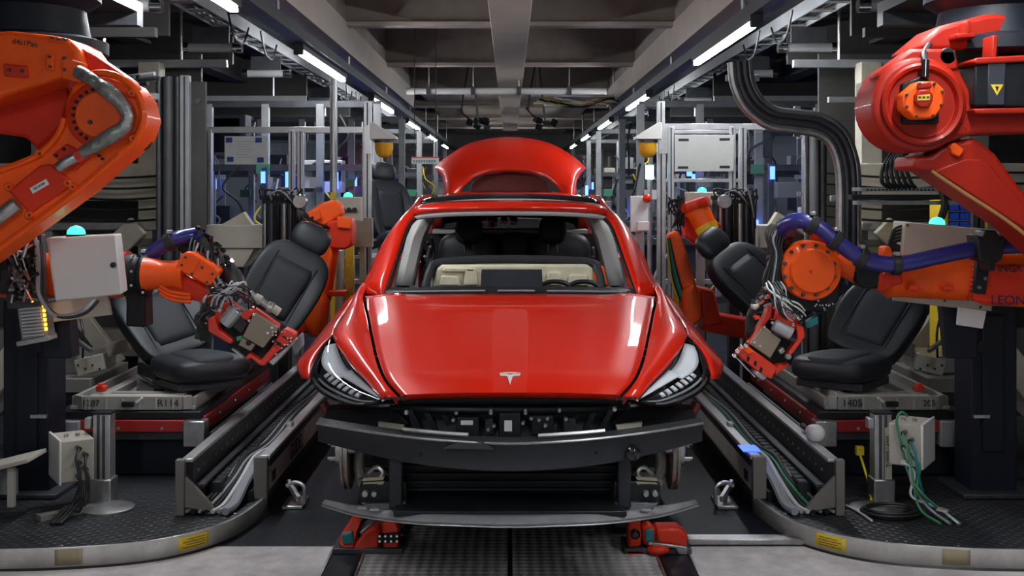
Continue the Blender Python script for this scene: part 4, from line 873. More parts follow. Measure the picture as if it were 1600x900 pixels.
# ------------------------------------------------------------------ grippers
def gripper_left():
    D = 4.85
    t = thing('seat_gripper', 'red tilted seat gripper with a tan plate on the left robot', 'gripper', P(400, 570, D))
    q_ = lambda L, dd=0: [(320 + a / 6, 440 + b / 6) for a, b in L]
    slab('base_plate', q_([(110, 290), (190, 190), (260, 190), (340, 270), (690, 420), (700, 500), (540, 740), (380, 640), (250, 540), (130, 420)]), D + .05, .03, BLACKP, t, .006)
    slab('back_frame', q_([(90, 290), (170, 200), (250, 180), (330, 270), (250, 400), (180, 400), (110, 380)]), D + .01, .05, TOOLRED, t, .006)
    slab('side_arm', q_([(25, 350), (80, 325), (120, 400), (130, 450), (270, 555), (240, 590), (30, 470)]), D - .03, .05, TOOLRED, t, .006)
    slab('top_block', q_([(150, 100), (180, 50), (240, 30), (290, 60), (280, 110), (200, 120)]), D + .02, .06, TOOLRED, t, .006)
    slab('top_block', q_([(310, 130), (370, 110), (390, 150), (360, 180), (320, 160)]), D + .02, .05, TOOLRED, t, .005)
    slab('red_bracket', q_([(320, 310), (390, 260), (470, 270), (460, 300), (400, 370), (350, 350)]), D - .02, .04, TOOLRED, t, .005)
    slab('edge_strip', q_([(430, 235), (470, 250), (695, 405), (690, 440), (465, 295)]), D - .01, .04, TOOLRED, t, .004)
    slab('tan_plate', q_([(465, 290), (690, 430), (545, 625), (350, 515)]), D - .035, .03, TAN, t, .004)
    slab('tan_foot', q_([(350, 520), (470, 595), (430, 655), (312, 595)]), D - .03, .03, TAN, t, .004)
    bolt(320 + 410 / 6, 440 + 575 / 6, D - .03, .011, t, BLACKP, .004)
    for a, b in ((460, 310), (418, 365), (632, 430), (594, 480)): bolt(320 + a / 6, 440 + b / 6, D - .035, .007, t, CHROME, .008)
    MB().cyl(P(320 + 185 / 6, 440 + 395 / 6, D - .02), P(320 + 300 / 6, 440 + 260 / 6, D - .02), .030, n=16).build('air_cylinder', ALU, t, bev=.003)
    MB().cyl(P(320 + 160 / 6, 440 + 360 / 6, D - .04), P(320 + 270 / 6, 440 + 245 / 6, D - .04), .010, n=10).build('cylinder_rod', STEEL, t)
    slab('black_body', q_([(235, 410), (330, 315), (420, 385), (345, 500)]), D - .02, .06, BLACKG, t, .006)
    slab('lower_bracket', q_([(370, 715), (420, 668), (520, 740), (640, 600), (700, 640), (560, 790), (515, 785), (430, 715), (390, 738)]), D - .035, .05, TOOLRED, t, .005)
    slab('jaw_block', q_([(640, 590), (700, 490), (740, 440), (845, 490), (825, 550), (700, 655)]), D - .03, .08, TOOLRED, t, .006)
    for a, b in ((715, 590), (770, 520), (690, 560)): slab('jaw_slot', q_([(a - 40, b - 14), (a + 30, b + 20), (a + 24, b + 34), (a - 46, b)]), D - .034, .02, BLACKP, t, .002)
    slab('silver_jaw', q_([(590, 750), (690, 670), (800, 580), (840, 530), (860, 545), (720, 710), (640, 790)]), D - .02, .05, STEEL, t, .004)
    slab('grey_pad', q_([(800, 590), (905, 480), (920, 600), (840, 700)]), D + .08, .05, GREYP, t, .006)
    for k in range(16):
        a = 640 + 28 * (k % 7); b = 470 + 30 * (k // 2) - (k % 5) * 30; bolt(320 + min(a, 840) / 6, 440 + min(max(b, 470), 700) / 6, D - .034, .004, t, CHROME, .006)
    pts = [(420, 100), (470, 150), (530, 180), (590, 230), (640, 250), (700, 290)]
    for k, (a, b) in enumerate(zip(pts, pts[1:])):
        MB().cyl(P(320 + a[0] / 6, 440 + a[1] / 6, D - .01), P(320 + b[0] / 6, 440 + b[1] / 6, D - .01), [.014, .020, .015, .022, .018][k], n=12).build('valve_segment', [STEEL, CREAM, STEEL, STEEL, CREAM][k], t, bev=.002)
    MB().cyl(P(320 + 260 / 6, 440 + 625 / 6, D - .03), P(320 + 360 / 6, 440 + 700 / 6, D - .03), .007, n=10).build('guide_rod', CHROME, t)
    slab('green_fitting', q_([(290, 520), (345, 510), (350, 540), (300, 560)]), D - .04, .02, GREENW, t, .003)
    for k in range(30):
        a = rnd.uniform(60, 430); b = rnd.uniform(60, 280); m = [CHROME, GREYW, BLACKG, TEAL, STEEL][k % 5]
        MB().box(P(320 + a / 6, 440 + b / 6, D + rnd.uniform(-.05, .0)), (rnd.uniform(.008, .02), .015, rnd.uniform(.006, .014)), (0, rnd.uniform(-.8, .8), 0)).build('air_fitting', m, t, bev=.002)
    for k in range(18):
        a = rnd.uniform(20, 200); b = rnd.uniform(100, 320); c = rnd.uniform(220, 480); d = rnd.uniform(20, 200)
        MB().tube([P(320 + a / 6, 440 + b / 6, D - .03), P(320 + (a + 40) / 6, 440 + (b - 90) / 6, D - .07), P(320 + (c - 30) / 6, 440 + (d - 30) / 6, D - .07), P(320 + c / 6, 440 + (d + 60) / 6, D - .02)], .0035, 6).build('air_line', [WHITEW, RUBBER, RUBBER, GREYW][k % 4], t)
    MB().tube([P(*q) for q in ((318, 472, D - .02), (322, 464, D - .05), (335, 459, D - .06), (348, 463, D - .05), (360, 462, D - .03))], .006, 8).build('air_line', WHITEW, t)
    m_ = MB()
    for k in range(16): m_.tube([P(322 + rnd.uniform(-4, 6), 480 + rnd.uniform(-6, 40), D + .06), P(308 + rnd.uniform(-4, 6), 500 + rnd.uniform(-10, 30), D + .03), P(330, 515 + rnd.uniform(-4, 20), D + .05)], .006, 6)
    m_.build('hanging_wires', RUBBER, t)['kind'] = 'stuff'
gripper_left()
def gripper_right():
    D = 4.85
    t = thing('seat_gripper', 'red tilted seat gripper with a worn tan plate on the right robot', 'gripper', P(1200, 590, D))
    q_ = lambda L: [(1140 + a / 5, 430 + b / 5) for a, b in L]
    slab('base_plate', q_([(170, 500), (270, 290), (380, 190), (560, 330), (590, 470), (480, 640), (390, 740), (330, 790), (100, 660)]), D + .05, .03, BLACKP, t, .006)
    slab('back_frame', q_([(340, 340), (360, 270), (400, 240), (480, 300), (560, 360), (540, 440), (440, 420)]), D + .0, .05, TOOLRED, t, .006)
    slab('left_arm', q_([(270, 320), (300, 230), (340, 240), (330, 330), (270, 400), (180, 520), (140, 540), (210, 430)]), D + .0, .05, TOOLRED, t, .006)
    slab('right_arm', q_([(520, 375), (575, 400), (592, 480), (490, 620), (450, 640), (465, 590), (530, 500)]), D - .02, .05, TOOLRED, t, .006)
    slab('tan_plate', q_([(268, 395), (405, 505), (318, 652), (160, 540)]), D - .03, .03, TAN, t, .004)
    for a, b in ((190, 522), (234, 552), (268, 402)): bolt(1140 + a / 5, 430 + b / 5, D - .03, .007, t, CHROME, .008)
    MB().cyl(P(1140 + 350 / 5, 430 + 385 / 5, D - .03), P(1140 + 480 / 5, 430 + 460 / 5, D - .03), .026, n=16).build('air_cylinder', ALU, t, bev=.003)
    MB().cyl(P(1140 + 330 / 5, 430 + 425 / 5, D - .02), P(1140 + 510 / 5, 430 + 500 / 5, D - .02), .018, n=12).build('black_body', BLACKG, t)
    slab('jaw_bar', q_([(58, 620), (95, 572), (150, 560), (375, 720), (330, 815), (250, 780)]), D - .045, .07, TOOLRED, t, .006)
    slab('orange_corner', q_([(90, 575), (150, 555), (190, 600), (150, 620)]), D - .055, .03, ORANGE, t, .004)
    slab('lower_corner', q_([(350, 740), (380, 705), (470, 690), (450, 720), (400, 750), (360, 790)]), D - .02, .06, TOOLRED, t, .005)
    for a, b in ((150, 655), (205, 690), (250, 740)): slab('jaw_slot', q_([(a - 8, b - 25), (a + 12, b - 12), (a + 2, b + 25), (a - 18, b + 12)]), D - .049, .02, BLACKP, t, .002)
    slab('grey_lever', q_([(380, 590), (420, 560), (440, 600), (400, 620)]), D - .03, .04, STEEL, t, .004)
    bolt(1140 + 455 / 5, 430 + 635 / 5, D - .03, .012, t, GREYP, .02)
    slab('silver_foot', q_([(180, 770), (215, 750), (295, 800), (260, 825)]), D - .05, .04, STEEL, t, .004)
    MB().tube([P(1140 + a / 5, 430 + b / 5, D - .05) for a, b in ((40, 630), (75, 660), (120, 710), (170, 760), (200, 790))], .005, 6).build('air_line', CHROME, t)
    for a, b in ((35, 628), (58, 595), (90, 560), (125, 550)): bolt(1140 + a / 5, 430 + b / 5, D - .05, .009, t, CHROME, .012)
    for k in range(30):
        a = rnd.uniform(200, 570); b = rnd.uniform(90, 400) if a < 480 else rnd.uniform(290, 420); m = [CHROME, GREYW, BLACKG, TOOLRED, STEEL][k % 5]
        MB().box(P(1140 + a / 5, 430 + b / 5, D + rnd.uniform(-.04, .02)), (rnd.uniform(.008, .022), .015, rnd.uniform(.006, .016)), (0, rnd.uniform(-.8, .8), 0)).build('air_fitting', m, t, bev=.002)
    for k in range(18):
        a = rnd.uniform(270, 400); b = rnd.uniform(40, 150); c = rnd.uniform(420, 600); d = rnd.uniform(260, 360)
        MB().tube([P(1140 + a / 5, 430 + b / 5, D - .0), P(1140 + (a + 40) / 5, 430 + (b + 70) / 5, D - .06), P(1140 + (c - 60) / 5, 430 + (d - 60) / 5, D - .06), P(1140 + c / 5, 430 + d / 5, D - .02)], .0035, 6).build('air_line', [WHITEW, RUBBER, GREYW, RUBBER][k % 4], t)
    m_ = MB()
    for k in range(16): m_.tube([P(1180 + rnd.uniform(-6, 16), 470 + rnd.uniform(-10, 20), D + .06), P(1170 + rnd.uniform(-4, 8), 500 + rnd.uniform(-10, 20), D + .03), P(1172 + rnd.uniform(-4, 8), 525 + rnd.uniform(-4, 10), D + .05)], .006, 6)
    m_.build('hanging_wires', RUBBER, t)['kind'] = 'stuff'
    slab('white_lug', q_([(170, 225), (200, 235), (235, 220), (240, 250), (200, 275), (180, 260)]), D - .02, .03, CREAM, t, .006)
gripper_right()

# ------------------------------------------------------------------ car seats
def seatM(o, up, fwd):
    up = Vector(up).normalized(); f = Vector(fwd); f = (f - up * f.dot(up)).normalized(); x = f.cross(up)
    m = Matrix((x, f, up)).transposed().to_4x4(); m.translation = o; return m
def seat(M, label, k=1.0, back=None):
    t = thing('passenger_chair', label, 'car seat', M.translation, 'black car seats')
    MBk = seatM(M.translation, back, M.to_3x3() @ Vector((0, 1, 0))) if back else M
    T = lambda p: MBk @ (Vector(p) * k)
    prof = [(-.02, .17, .9), (.0, .21, 1), (.06, .235, 1), (.16, .25, 1), (.28, .262, 1), (.40, .262, 1), (.48, .25, .98), (.54, .225, .92), (.585, .18, .8), (.605, .12, .6), (.612, .05, .4)]
    rows = []
    for z, a, q in prof:
        row = []
        for i in range(32):
            th = 2 * math.pi * i / 32; c, s = math.cos(th), math.sin(th); e = .6
            x = math.copysign(abs(c) ** e, c) * a; r = abs(x) / max(a, .01)
            y = math.copysign(abs(s) ** e, s) * (.055 if s > 0 else .075) * q
            if s > 0: y += .050 * max(0, (r - .45) / .55) ** 1.2 * q * min(1, max(0, (.6 - z) / .25))
            row.append(T((x, y - .10 * (z / .6) ** 2 * .5, z)))
        rows.append(row)
    bm_ = MB().grid(rows, True); n = len(bm_.v); bm_.f += [tuple(range(31, -1, -1)), tuple(range(n - 32, n))]; bm_.mi += [0, 0]
    bk = bm_.build('backrest', SEATM, t, ang=70, sub=1)
    ins = []
    for j in range(9):
        z = .07 + .40 * j / 8; row = []
        for i in range(9):
            u = -1 + 2 * i / 8; w_ = .135 + .02 * j / 8
            if j == 8: w_ *= .8
            edge = 1 - max(abs(u), abs(2 * j / 8 - 1)) ** 6
            row.append(T((u * w_, .058 + .016 * edge - .05 * (z / .6) ** 2, z)))
        ins.append(row)
    MB().grid(ins).build('back_insert', SEATI, bk, solid=.012 * k, off=-1, ang=60)
    for sx in (-1, 1):
        MB().tube([T((sx * (.150), .062 - .05 * (z / .6) ** 2, z)) for z in (.06, .15, .25, .35, .45, .50)], .005 * k, 6).build('seam_piping', BLACKP, bk)
    hr_ = MB(); rot = MBk.to_3x3().normalized()
    hr_.ball(T((0, -.055, .685)), Vector((.140, .062, .105)) * k, rot, 28, 18, .72).build('headrest', SEATM, t, ang=80)
    for sx in (-1, 1): MB().cyl(T((sx * .05, -.05, .58)), T((sx * .05, -.05, .66)), .008 * k, n=8).build('headrest_post', STEEL, t)
    T = lambda p: M @ (Vector(p) * k); rot = M.to_3x3().normalized()
    cu = MB().ball(T((0, .27, -.045)), Vector((.255, .27, .075)) * k, rot, 32, 14, .5).build('cushion', SEATM, t, ang=80)
    MB().ball(T((0, .29, -.005)), Vector((.15, .235, .05)) * k, rot, 28, 12, .5).build('cushion_insert', SEATI, cu, ang=80)
    MB().box(T((0, .25, -.135)), Vector((.42, .42, .05)) * k, rot).build('seat_rail', DSTEEL, t, bev=.008)
    MB().box(T((.235, .05, -.08)), Vector((.03, .30, .08)) * k, rot).build('side_shield', BLACKP, t, bev=.02, seg=3)
    return t
seat(seatM(P(410, 506, 7.3), (.40, .25, .78), (.12, -.9, .2)), 'black seat tilted to the right above the left gripper', .90)
seat(seatM(P(1220, 490, 7.5), (-.60, .20, .72), (.60, -.75, .1)), 'black seat tilted to the left above the right gripper', .90)
seat(seatM(P(284, 553, 6.52), (0, 0, 1), (.62, -.78, 0)), 'black seat with reclined back standing on the left transport tray', .88, (-.56, .42, .74))
seat(seatM(P(1342, 553, 6.52), (0, 0, 1), (-.62, -.78, 0)), 'black seat with reclined back standing on the right transport tray', .88, (.56, .42, .74))

# ------------------------------------------------------------------ robots further back
def back_left():
    D = 7.95
    t = thing('background_robot', 'orange robot behind the left tilted seat, arm folded over', 'robot', (P(495, 0, D).x, D + .2, 0))
    slab('upper_arm', [(473, 344), (480, 332), (500, 318), (520, 312), (532, 320), (534, 336), (510, 352), (498, 360), (476, 354)], D, .18, ORANGE, t, .018, 3)
    slab('arm_end', [(480, 332), (498, 326), (502, 342), (486, 350)], D - .03, .05, ORANGE, t, .008)
    slab('elbow_block', [(510, 346), (546, 340), (550, 352), (549, 384), (538, 390), (514, 388)], D - .02, .22, RED_R, t, .014, 3)
    slab('elbow_cap', [(526, 338), (548, 340), (548, 358), (526, 356)], D - .05, .05, ORANGE, t, .008)
    MB().bar(P(510, 380, D + .1), P(497, 470, D + .12), .11, .16).build('lower_arm', ORANGE, t, bev=.02)
    MB().ball(P(496, 492, D), (.075, .10, .15), (0, R(8), 0), 24, 14, .8).build('shoulder', ORANGE, t)
    MB().lathe([(.16, 0), (.16, .1), (.13, .15), (.12, .55), (.14, .60)], (-1.72, D + .15, .0), (0, 0, 1), 28).build('pedestal', DSTEEL, t)
    bolt(488, 340, D - .03, .01, t, BLACKP)
    for k in range(3): MB().tube([P(515 - k * 4, 356, D - .03), P(500 - k * 6, 350 + 6 * k, D - .06), P(486 - k * 6, 342, D - .03), P(474 - k * 3, 330, D + .05)], .008, 6).build('arm_cable', RUBBER, t)
    slab('flange', [(512, 455), (540, 455), (540, 463), (512, 463)], D - .06, .12, RED_R, t, .006)
    MB().bar((-1.72, D + .12, .58), (-1.30, D + .10, .66), .16, .14).build('shoulder_bar', RED_R, t, bev=.02)
back_left()
def back_right():
    D = 7.95
    t = thing('background_robot', 'orange robot behind the right tilted seat with a yellow banded wrist', 'robot', (P(1085, 0, D).x, D + .2, 0))
    MB().cyl(P(1086, 322, D), P(1108, 362, D - .05), .085, .07, n=28).build('upper_arm', ORANGE, t, bev=.008)
    MB().cyl(P(1102, 352, D - .04), P(1107, 362, D - .05), .078, .073, n=28).build('yellow_band', mat('robot_yellow', (.75, .45, .02), .4), t)
    MB().lathe([(.0, 0), (.10, 0), (.105, .03), (.09, .06), (0, .06)], P(1088, 326, D), (-.3, 0, .9), 8).build('arm_collar', RED_R, t)
    slab('elbow_block', [(1068, 340), (1084, 330), (1094, 350), (1120, 345), (1128, 352), (1120, 372), (1088, 384), (1072, 370)], D + .08, .18, RED_R, t, .012)
    slab('lower_arm', [(1044, 368), (1060, 360), (1066, 372), (1090, 450), (1094, 490), (1074, 490), (1062, 440)], D - .02, .16, ORANGE, t, .016, 3)
    slab('shoulder', [(1066, 452), (1086, 444), (1096, 458), (1098, 500), (1082, 512), (1068, 500)], D - .06, .22, ORANGE, t, .03, 4)
    slab('shoulder_drive', [(1094, 450), (1116, 454), (1128, 506), (1100, 510)], D - .04, .24, RED_R, t, .012)
    MB().lathe([(.16, 0), (.16, .1), (.13, .15), (.12, .50), (.14, .58)], (1.72, D + .15, .0), (0, 0, 1), 28).build('pedestal', DSTEEL, t)
    for k, m in enumerate((mat('yellow_wire', (.6, .45, .03), .5), RUBBER, TEAL, GREENW, RUBBER)):
        MB().tube([P(1042 + k, 372, D - .02), P(1046 + k * 2, 410, D - .04), P(1050 + k * 3, 440, D - .03), P(1060 + k * 3, 470, D - .02)], .007, 6).build('arm_cable', m, t)
    for k in range(14): MB().tube([P(1044 + rnd.uniform(-2, 20), 320 + rnd.uniform(-4, 20), D + .05), P(1044 + rnd.uniform(0, 30), 305 + rnd.uniform(0, 20), D), P(1066 + rnd.uniform(-15, 12), 315 + rnd.uniform(0, 20), D), P(1050 + rnd.uniform(0, 20), 350 + rnd.uniform(0, 10), D + .03)], .006, 6).build('cable_loop', RUBBER, t)
    MB().bar((1.72, D + .12, .58), (1.30, D + .10, .66), .16, .14).build('shoulder_bar', RED_R, t, bev=.02)
back_right()
# ================================================================== rails, plinths and trays beside the car
PLINTH = pattern_mat('dimpled_black_top', (.017, .018, .022), 'dots', .45, 0, scale=34, strength=.8, var=.3)
BANDM = mat('worn_white_band', (.56, .54, .51), .42, .1, var=.28, scale=5)
def mx(s, x): return x * s
for s, side in ((-1, 'left'), (1, 'right')):
    X = lambda v: s * v
    def bxs(a, b, D0, D1, z0, z1): return MB().bx(min(X(a), X(b)), max(X(a), X(b)), D0, D1, z0, z1)
    # plinth with a curved kerb
    cv = resample([Vector((X(a), b, 0)) for a, b in ((1.20, 7.2), (1.19, 6.4), (1.175, 5.85), (1.185, 5.48), (1.27, 5.16), (1.48, 4.93), (1.78, 4.83), (2.1, 4.80), (2.6, 4.79), (3.4, 4.79))], 240)
    pl = thing('rail_plinth', f'low black dimpled plinth with a pale curved kerb at the {side} of the car', 'plinth', (X(2.2), 6, 0))
    poly = cv + [Vector((X(3.4), 7.65, 0)), Vector((X(1.2), 7.65, 0))]
    MB().prism(poly, (0, 0, .084)).build('plinth_top', PLINTH, pl)
    nn = []
    for i, p in enumerate(cv):
        d = (cv[min(i + 1, 239)] - cv[max(i - 1, 0)]).normalized(); nn.append(Vector((d.y, -d.x, 0)) * (1 if s < 0 else -1))
    nn = [n if n.y < 0 or (n.x * s) < 0 else -n for n in nn]
    ko = [p + n * .010 for p, n in zip(cv, nn)]
    kb = MB().grid([[p + Vector((0, 0, .012)) for p in ko], [p + Vector((0, 0, .088)) for p in ko], [p - n * .012 + Vector((0, 0, .088)) for p, n in zip(ko, nn)]]).build('kerb_band', BANDM, pl, solid=.004, off=0)
    MB().tube([p - n * .006 + Vector((0, 0, .088)) for p, n in zip(ko, nn)], .004, 6, 0).build('kerb_lip', STEEL, kb)
    MB().grid([[p + n * .012 + Vector((0, 0, .003)) for p, n in zip(ko, nn)], [p + n * .003 + Vector((0, 0, .012)) for p, n in zip(ko, nn)]]).build('kerb_seal', RUBBER, kb)
    px_of = lambda p: VX + p.x * FPX / p.y
    rng = (274, 328) if s < 0 else (1271, 1328)
    idx = [i for i, p in enumerate(ko) if rng[0] <= px_of(p) <= rng[1] and p.y < 5.4]
    seg_ = [ko[i] + nn[i] * .003 for i in idx]
    lb = MB().grid([[p + Vector((0, 0, .024)) for p in seg_], [p + Vector((0, 0, .080)) for p in seg_]]).build('yellow_label', YELLOW, kb, solid=.001, off=1)
    DK = mat('label_ink', (.16, .10, .02), .6)
    for k in range(4):
        a, b = seg_[0].lerp(seg_[-1], .08), seg_[0].lerp(seg_[-1], .62 + .1 * (k % 3))
        sg = [p + nn[idx[0]] * .002 for p in seg_[1:-1 - (k % 2)]]
        if len(sg) > 1: MB().grid([[p + Vector((0, 0, .032 + k * .011)) for p in sg], [p + Vector((0, 0, .036 + k * .011)) for p in sg]]).build('label_line', DK, kb)
    pa = [i for i, p in enumerate(ko) if (80 if s < 0 else 1470) <= px_of(p) <= (130 if s < 0 else 1520) and p.y < 5]
    if len(pa) < 2: pa = list(range(176, 186))
    sg = [ko[i] + nn[i] * .003 for i in pa]
    MB().grid([[p + Vector((0, 0, .020)) for p in sg], [p + Vector((0, 0, .084)) for p in sg]]).build('kerb_patch', mat('tan_tape', (.30, .24, .15), .6, var=.15), kb, solid=.001)
    for k in range(9):
        a = ko[88 + k * 16] - nn[88 + k * 16] * .04; MB().lathe([(.006, 0), (.006, .004), (.003, .006)], a + Vector((0, 0, .084)), (0, 0, 1), 10).build('plinth_screw', STEEL, pl)
    # twin-beam linear axis
    rl = thing('linear_rail', f'twin-beam linear axis with cables running back along the {side} side', 'rail', (X(1.3), 8, .085))
    bi = bxs(1.145, 1.20, 5.62, 8.5, .115, .265).build('inner_beam', BANDM, rl, bev=.005)
    bxs(1.135, 1.185, 5.60, 8.5, .268, .290).build('beam_cap', ALU, bi, bev=.004)
    bxs(1.136, 1.146, 5.62, 8.5, .235, .262).build('black_stripe', BLACKP, bi)
    bxs(1.142, 1.146, 5.70, 5.78, .14, .19).build('black_mark', BLACKP, bi)
    bxs(1.145, 1.21, 5.58, 5.62, .085, .285).build('end_plate', BEIGED, bi, bev=.005)
    bxs(1.15, 1.19, 5.62, 8.5, .085, .115).build('beam_foot', DSTEEL, bi)
    if s < 0:
        f = frame((X(1.1405), 6.33, .172), (0, 1, 0), (0, 0, 1)); text('maker_lettering', 'GÜDEL', .118, mat('maroon_ink', (.035, .008, .012), .5), bi, f)
    bo = bxs(1.43, 1.475, 5.34, 8.5, .20, .33).build('outer_beam', BLACKP, rl, bev=.004)
    bxs(1.428, 1.48, 5.33, 8.5, .318, .335).build('beam_cap', ALU, bo, bev=.004)
    bxs(1.385, 1.43, 5.36, 8.5, .20, .212).build('beam_ledge', DSTEEL, bo)
    bxs(1.46, 1.50, 5.30, 5.345, .085, .335).build('end_plate', BEIGED, bo, bev=.004)
    MB().prism([Vector((X(1.46), 5.31, .12)), Vector((X(1.33), 5.31, .10)), Vector((X(1.34), 5.31, .13)), Vector((X(1.44), 5.31, .24)), Vector((X(1.46), 5.31, .26))], (0, .03, 0)).build('gusset', BEIGED, bo, bev=.003)
    bxs(1.44, 1.48, 5.36, 8.5, .085, .20).build('beam_foot', BEIGED, bo)
    for k in range(28):
        MB().lathe([(.0, 0), (.007, 0), (.007, .005), (0, .005)], (X(1.43), 5.42 + k * .11, .265), (-s, 0, 0), 8).build('rail_bolt', STEEL, bo)
    bxs(1.21, 1.39, 5.55, 8.5, .086, .13).build('channel', BLACKP, rl)
    for k in range(36): bxs(1.34, 1.40, 5.50 + k * .08, 5.56 + k * .08, .13, .19).build('chain_link', CHAR, rl, bev=.006)
    for k, (r_, m, q) in enumerate(((.018, GREYW, 0), (.010, GREYW, 1), (.010, WHITEW, 2), (.008, RUBBER, 3), (.008, GREENW if s > 0 else GREYW, 4), (.012, RUBBER, 5), (.007, GREYW, 6))):
        xx = 1.225 + q * .017
        MB().tube([(X(xx), 8.45, .16), (X(xx), 8.0, .17), (X(xx + .01), 7.2, .19), (X(xx), 6.4, .18), (X(xx + .01), 5.9, .20 + .01 * (q % 3)), (X(xx + .02), 5.62, .17), (X(xx + .03 + .01 * q), 5.42, .108), (X(xx + .05 + .012 * q), 5.30, .105)], r_, 8).build('cable', m, rl)
    MB().box((X(1.17), 6.3, .30), (.03, .06, .02)).build('position_sensor', STEEL, bi, bev=.003)
    if s > 0:
        MB().bx(1.115, 1.20, 5.66, 5.80, .292, .296).build('blue_indicator', emit('blue_indicator_glow', (.05, .12, 1.0), 1.2), bi)
        MB().cyl((1.47, 5.75, .36), (1.47, 5.95, .36), .014, n=10).build('sensor_arm', BLACKP, rl)
        MB().ball((1.475, 5.72, .37), (.045, .06, .04), None, 16, 10, .8).build('sensor_cap', WHITE, rl)
    # adjuster foot beside the inner beam
    ft = thing('floor_adjuster', f'small bright adjuster foot bolted beside the {side} inner beam', 'bracket', (X(1.07), 5.85, 0))
    bxs(1.00, 1.10, 5.70, 5.90, .0045, .022).build('foot_plate', STEEL, ft, bev=.004)
    MB().tube([(X(1.00), 5.75, .02), (X(1.00), 5.75, .10), (X(1.05), 5.77, .12), (X(1.09), 5.77, .10)], .010, 8).build('foot_hook', ALU, ft)
    MB().bar((X(1.02), 5.72, .05), (X(1.10), 5.86, .10), .02, .03).build('foot_strut', ALU, ft, bev=.003)
    MB().cyl((X(1.06), 5.84, .02), (X(1.06), 5.84, .11), .012, n=10).build('foot_screw', mat('brass', (.45, .30, .10), .35, .9), ft)
    # seat transport table
    tb = thing('transport_table', f'dark lift table with a red rim carrying the {side} seat tray', 'table', (X(1.9), 6.7, .085))
    bxs(1.60, 2.30, 6.05, 7.5, .086, .28).build('table_body', NAVY, tb, bev=.01)
    bxs(1.62, 2.32, 5.98, 7.55, .28, .325).build('table_deck', DSTEEL, tb, bev=.006)
    bxs(1.62, 2.26, 5.955, 5.98, .325, .385).build('red_rim', mat('rim_red', (.30, .012, .012), .45, var=.15), tb, bev=.004)
    bxs(1.545, 1.57, 6.02, 7.6, .325, .395).build('red_rim', mat('rim_red', (.30, .012, .012)), tb, bev=.004)
    for k in range(4): MB().lathe([(0, 0), (.008, 0), (.008, .006), (0, .006)], (X(1.545), 6.3 + k * .35, .36), (-s, 0, 0), 10).build('rim_bolt', STEEL, tb)
    for k in range(2): MB().lathe([(0, 0), (.008, 0), (.008, .006), (0, .006)], (X(1.75 + .22 * k), 5.955, .345), (0, -1, 0), 10).build('rim_bolt', STEEL, tb)
    bxs(1.53, 1.64, 5.93, 6.02, .255, .385).build('corner_block', STEEL, tb, bev=.006)
    bxs(2.16, 2.30, 5.93, 6.02, .255, .385).build('corner_block', GREYP, tb, bev=.006)
    bxs(1.56, 2.30, 5.98, 7.6, .385, .425).build('black_rim', BLACKP, tb, bev=.006)
    for k in range(3): MB().tube([(X(1.53 - .014 * k), 6.05, .30 - .02 * k), (X(1.53 - .014 * k), 7.6, .30 - .02 * k)], .008, 6, 0).build('side_conduit', STEEL, tb)
    tr_ = thing('seat_tray', f'grey moulded seat tray with red clips on the {side} transport table', 'tray', (X(1.9), 6.7, .425))
    TRAYM = mat('grey_moulding', (.26, .255, .24), .55, var=.12, scale=12)
    bxs(1.60, 2.24, 6.02, 7.4, .426, .445).build('tray_floor', TRAYM, tr_, bev=.004)
    cvx = [(1.62, 6.03), (1.66, 6.0), (2.16, 6.0), (2.22, 6.05)]
    for a, b in zip(cvx, cvx[1:]): MB().bar((X(a[0]), a[1], .465), (X(b[0]), b[1], .465), .02, .07).build('tray_wall', TRAYM, tr_, bev=.004)
    MB().bar((X(1.61), 6.03, .46), (X(1.61), 7.4, .46), .02, .06).build('tray_wall', TRAYM, tr_, bev=.004)
    MB().bar((X(2.23), 6.05, .46), (X(2.23), 7.4, .46), .02, .06).build('tray_wall', TRAYM, tr_, bev=.004)
    for k in range(6): bxs(1.70 + k * .085, 1.706 + k * .085, 5.985, 6.0, .435, .49).build('tray_rib', CREAM, tr_)
    for k, (a, b, c, d, h) in enumerate(((1.68, 2.16, 6.08, 6.13, .49), (1.68, 1.73, 6.1, 6.7, .495), (1.75, 2.1, 6.2, 6.24, .485), (2.08, 2.13, 6.1, 6.6, .49))):
        bxs(a, b, c, d, .445, h).build('tray_ridge', CREAM if k < 2 else TRAYM, tr_, bev=.006)
    bxs(1.90, 1.96, 5.97, 6.03, .45, .475).build('tray_latch', BLACKP, tr_, bev=.003)
    MB().bar((X(1.86), 5.985, .495), (X(1.89), 5.985, .47), .01, .012).build('latch_lever', WHITE, tr_)
    for a, b in ((1.72, 6.2), (2.14, 6.18)):
        bxs(a - .025, a + .025, b, b + .05, .49, .52).build('red_clip', TOOLRED, tr_, bev=.006); bxs(a - .012, a + .012, b - .01, b + .03, .515, .535).build('clip_knob', TOOLRED, tr_, bev=.004)
    bk = bxs(1.62, 1.86, 6.62, 6.74, .445, .53).build('tray_pocket', TRAYM, tr_, bev=.006)
    for k in range(4): bxs(1.63 + k * .072, 1.638 + k * .072, 6.605, 6.62, .45, .53).build('pocket_rib', CREAM, bk)
    for k in range(5): MB().bar((X(1.72 + .05 * k), 6.3 + .05 * k, .46), (X(1.95 + .05 * k), 6.9, .462), .012, .012).build('seat_track', STEEL, tr_)
    for k in range(14):
        MB().box((X(rnd.uniform(1.66, 2.15)), rnd.uniform(6.15, 6.6), .455), (rnd.uniform(.02, .06), rnd.uniform(.02, .06), .02)).build('tray_stop', [STEEL, CREAM, BLACKP][k % 3], tr_, bev=.003)
    text('tray_number', '1405' if s > 0 else 'R114', .052, INK, tr_, frame((X(1.73), 5.986, .465), (1, 0, 0), (0, 0, 1)))
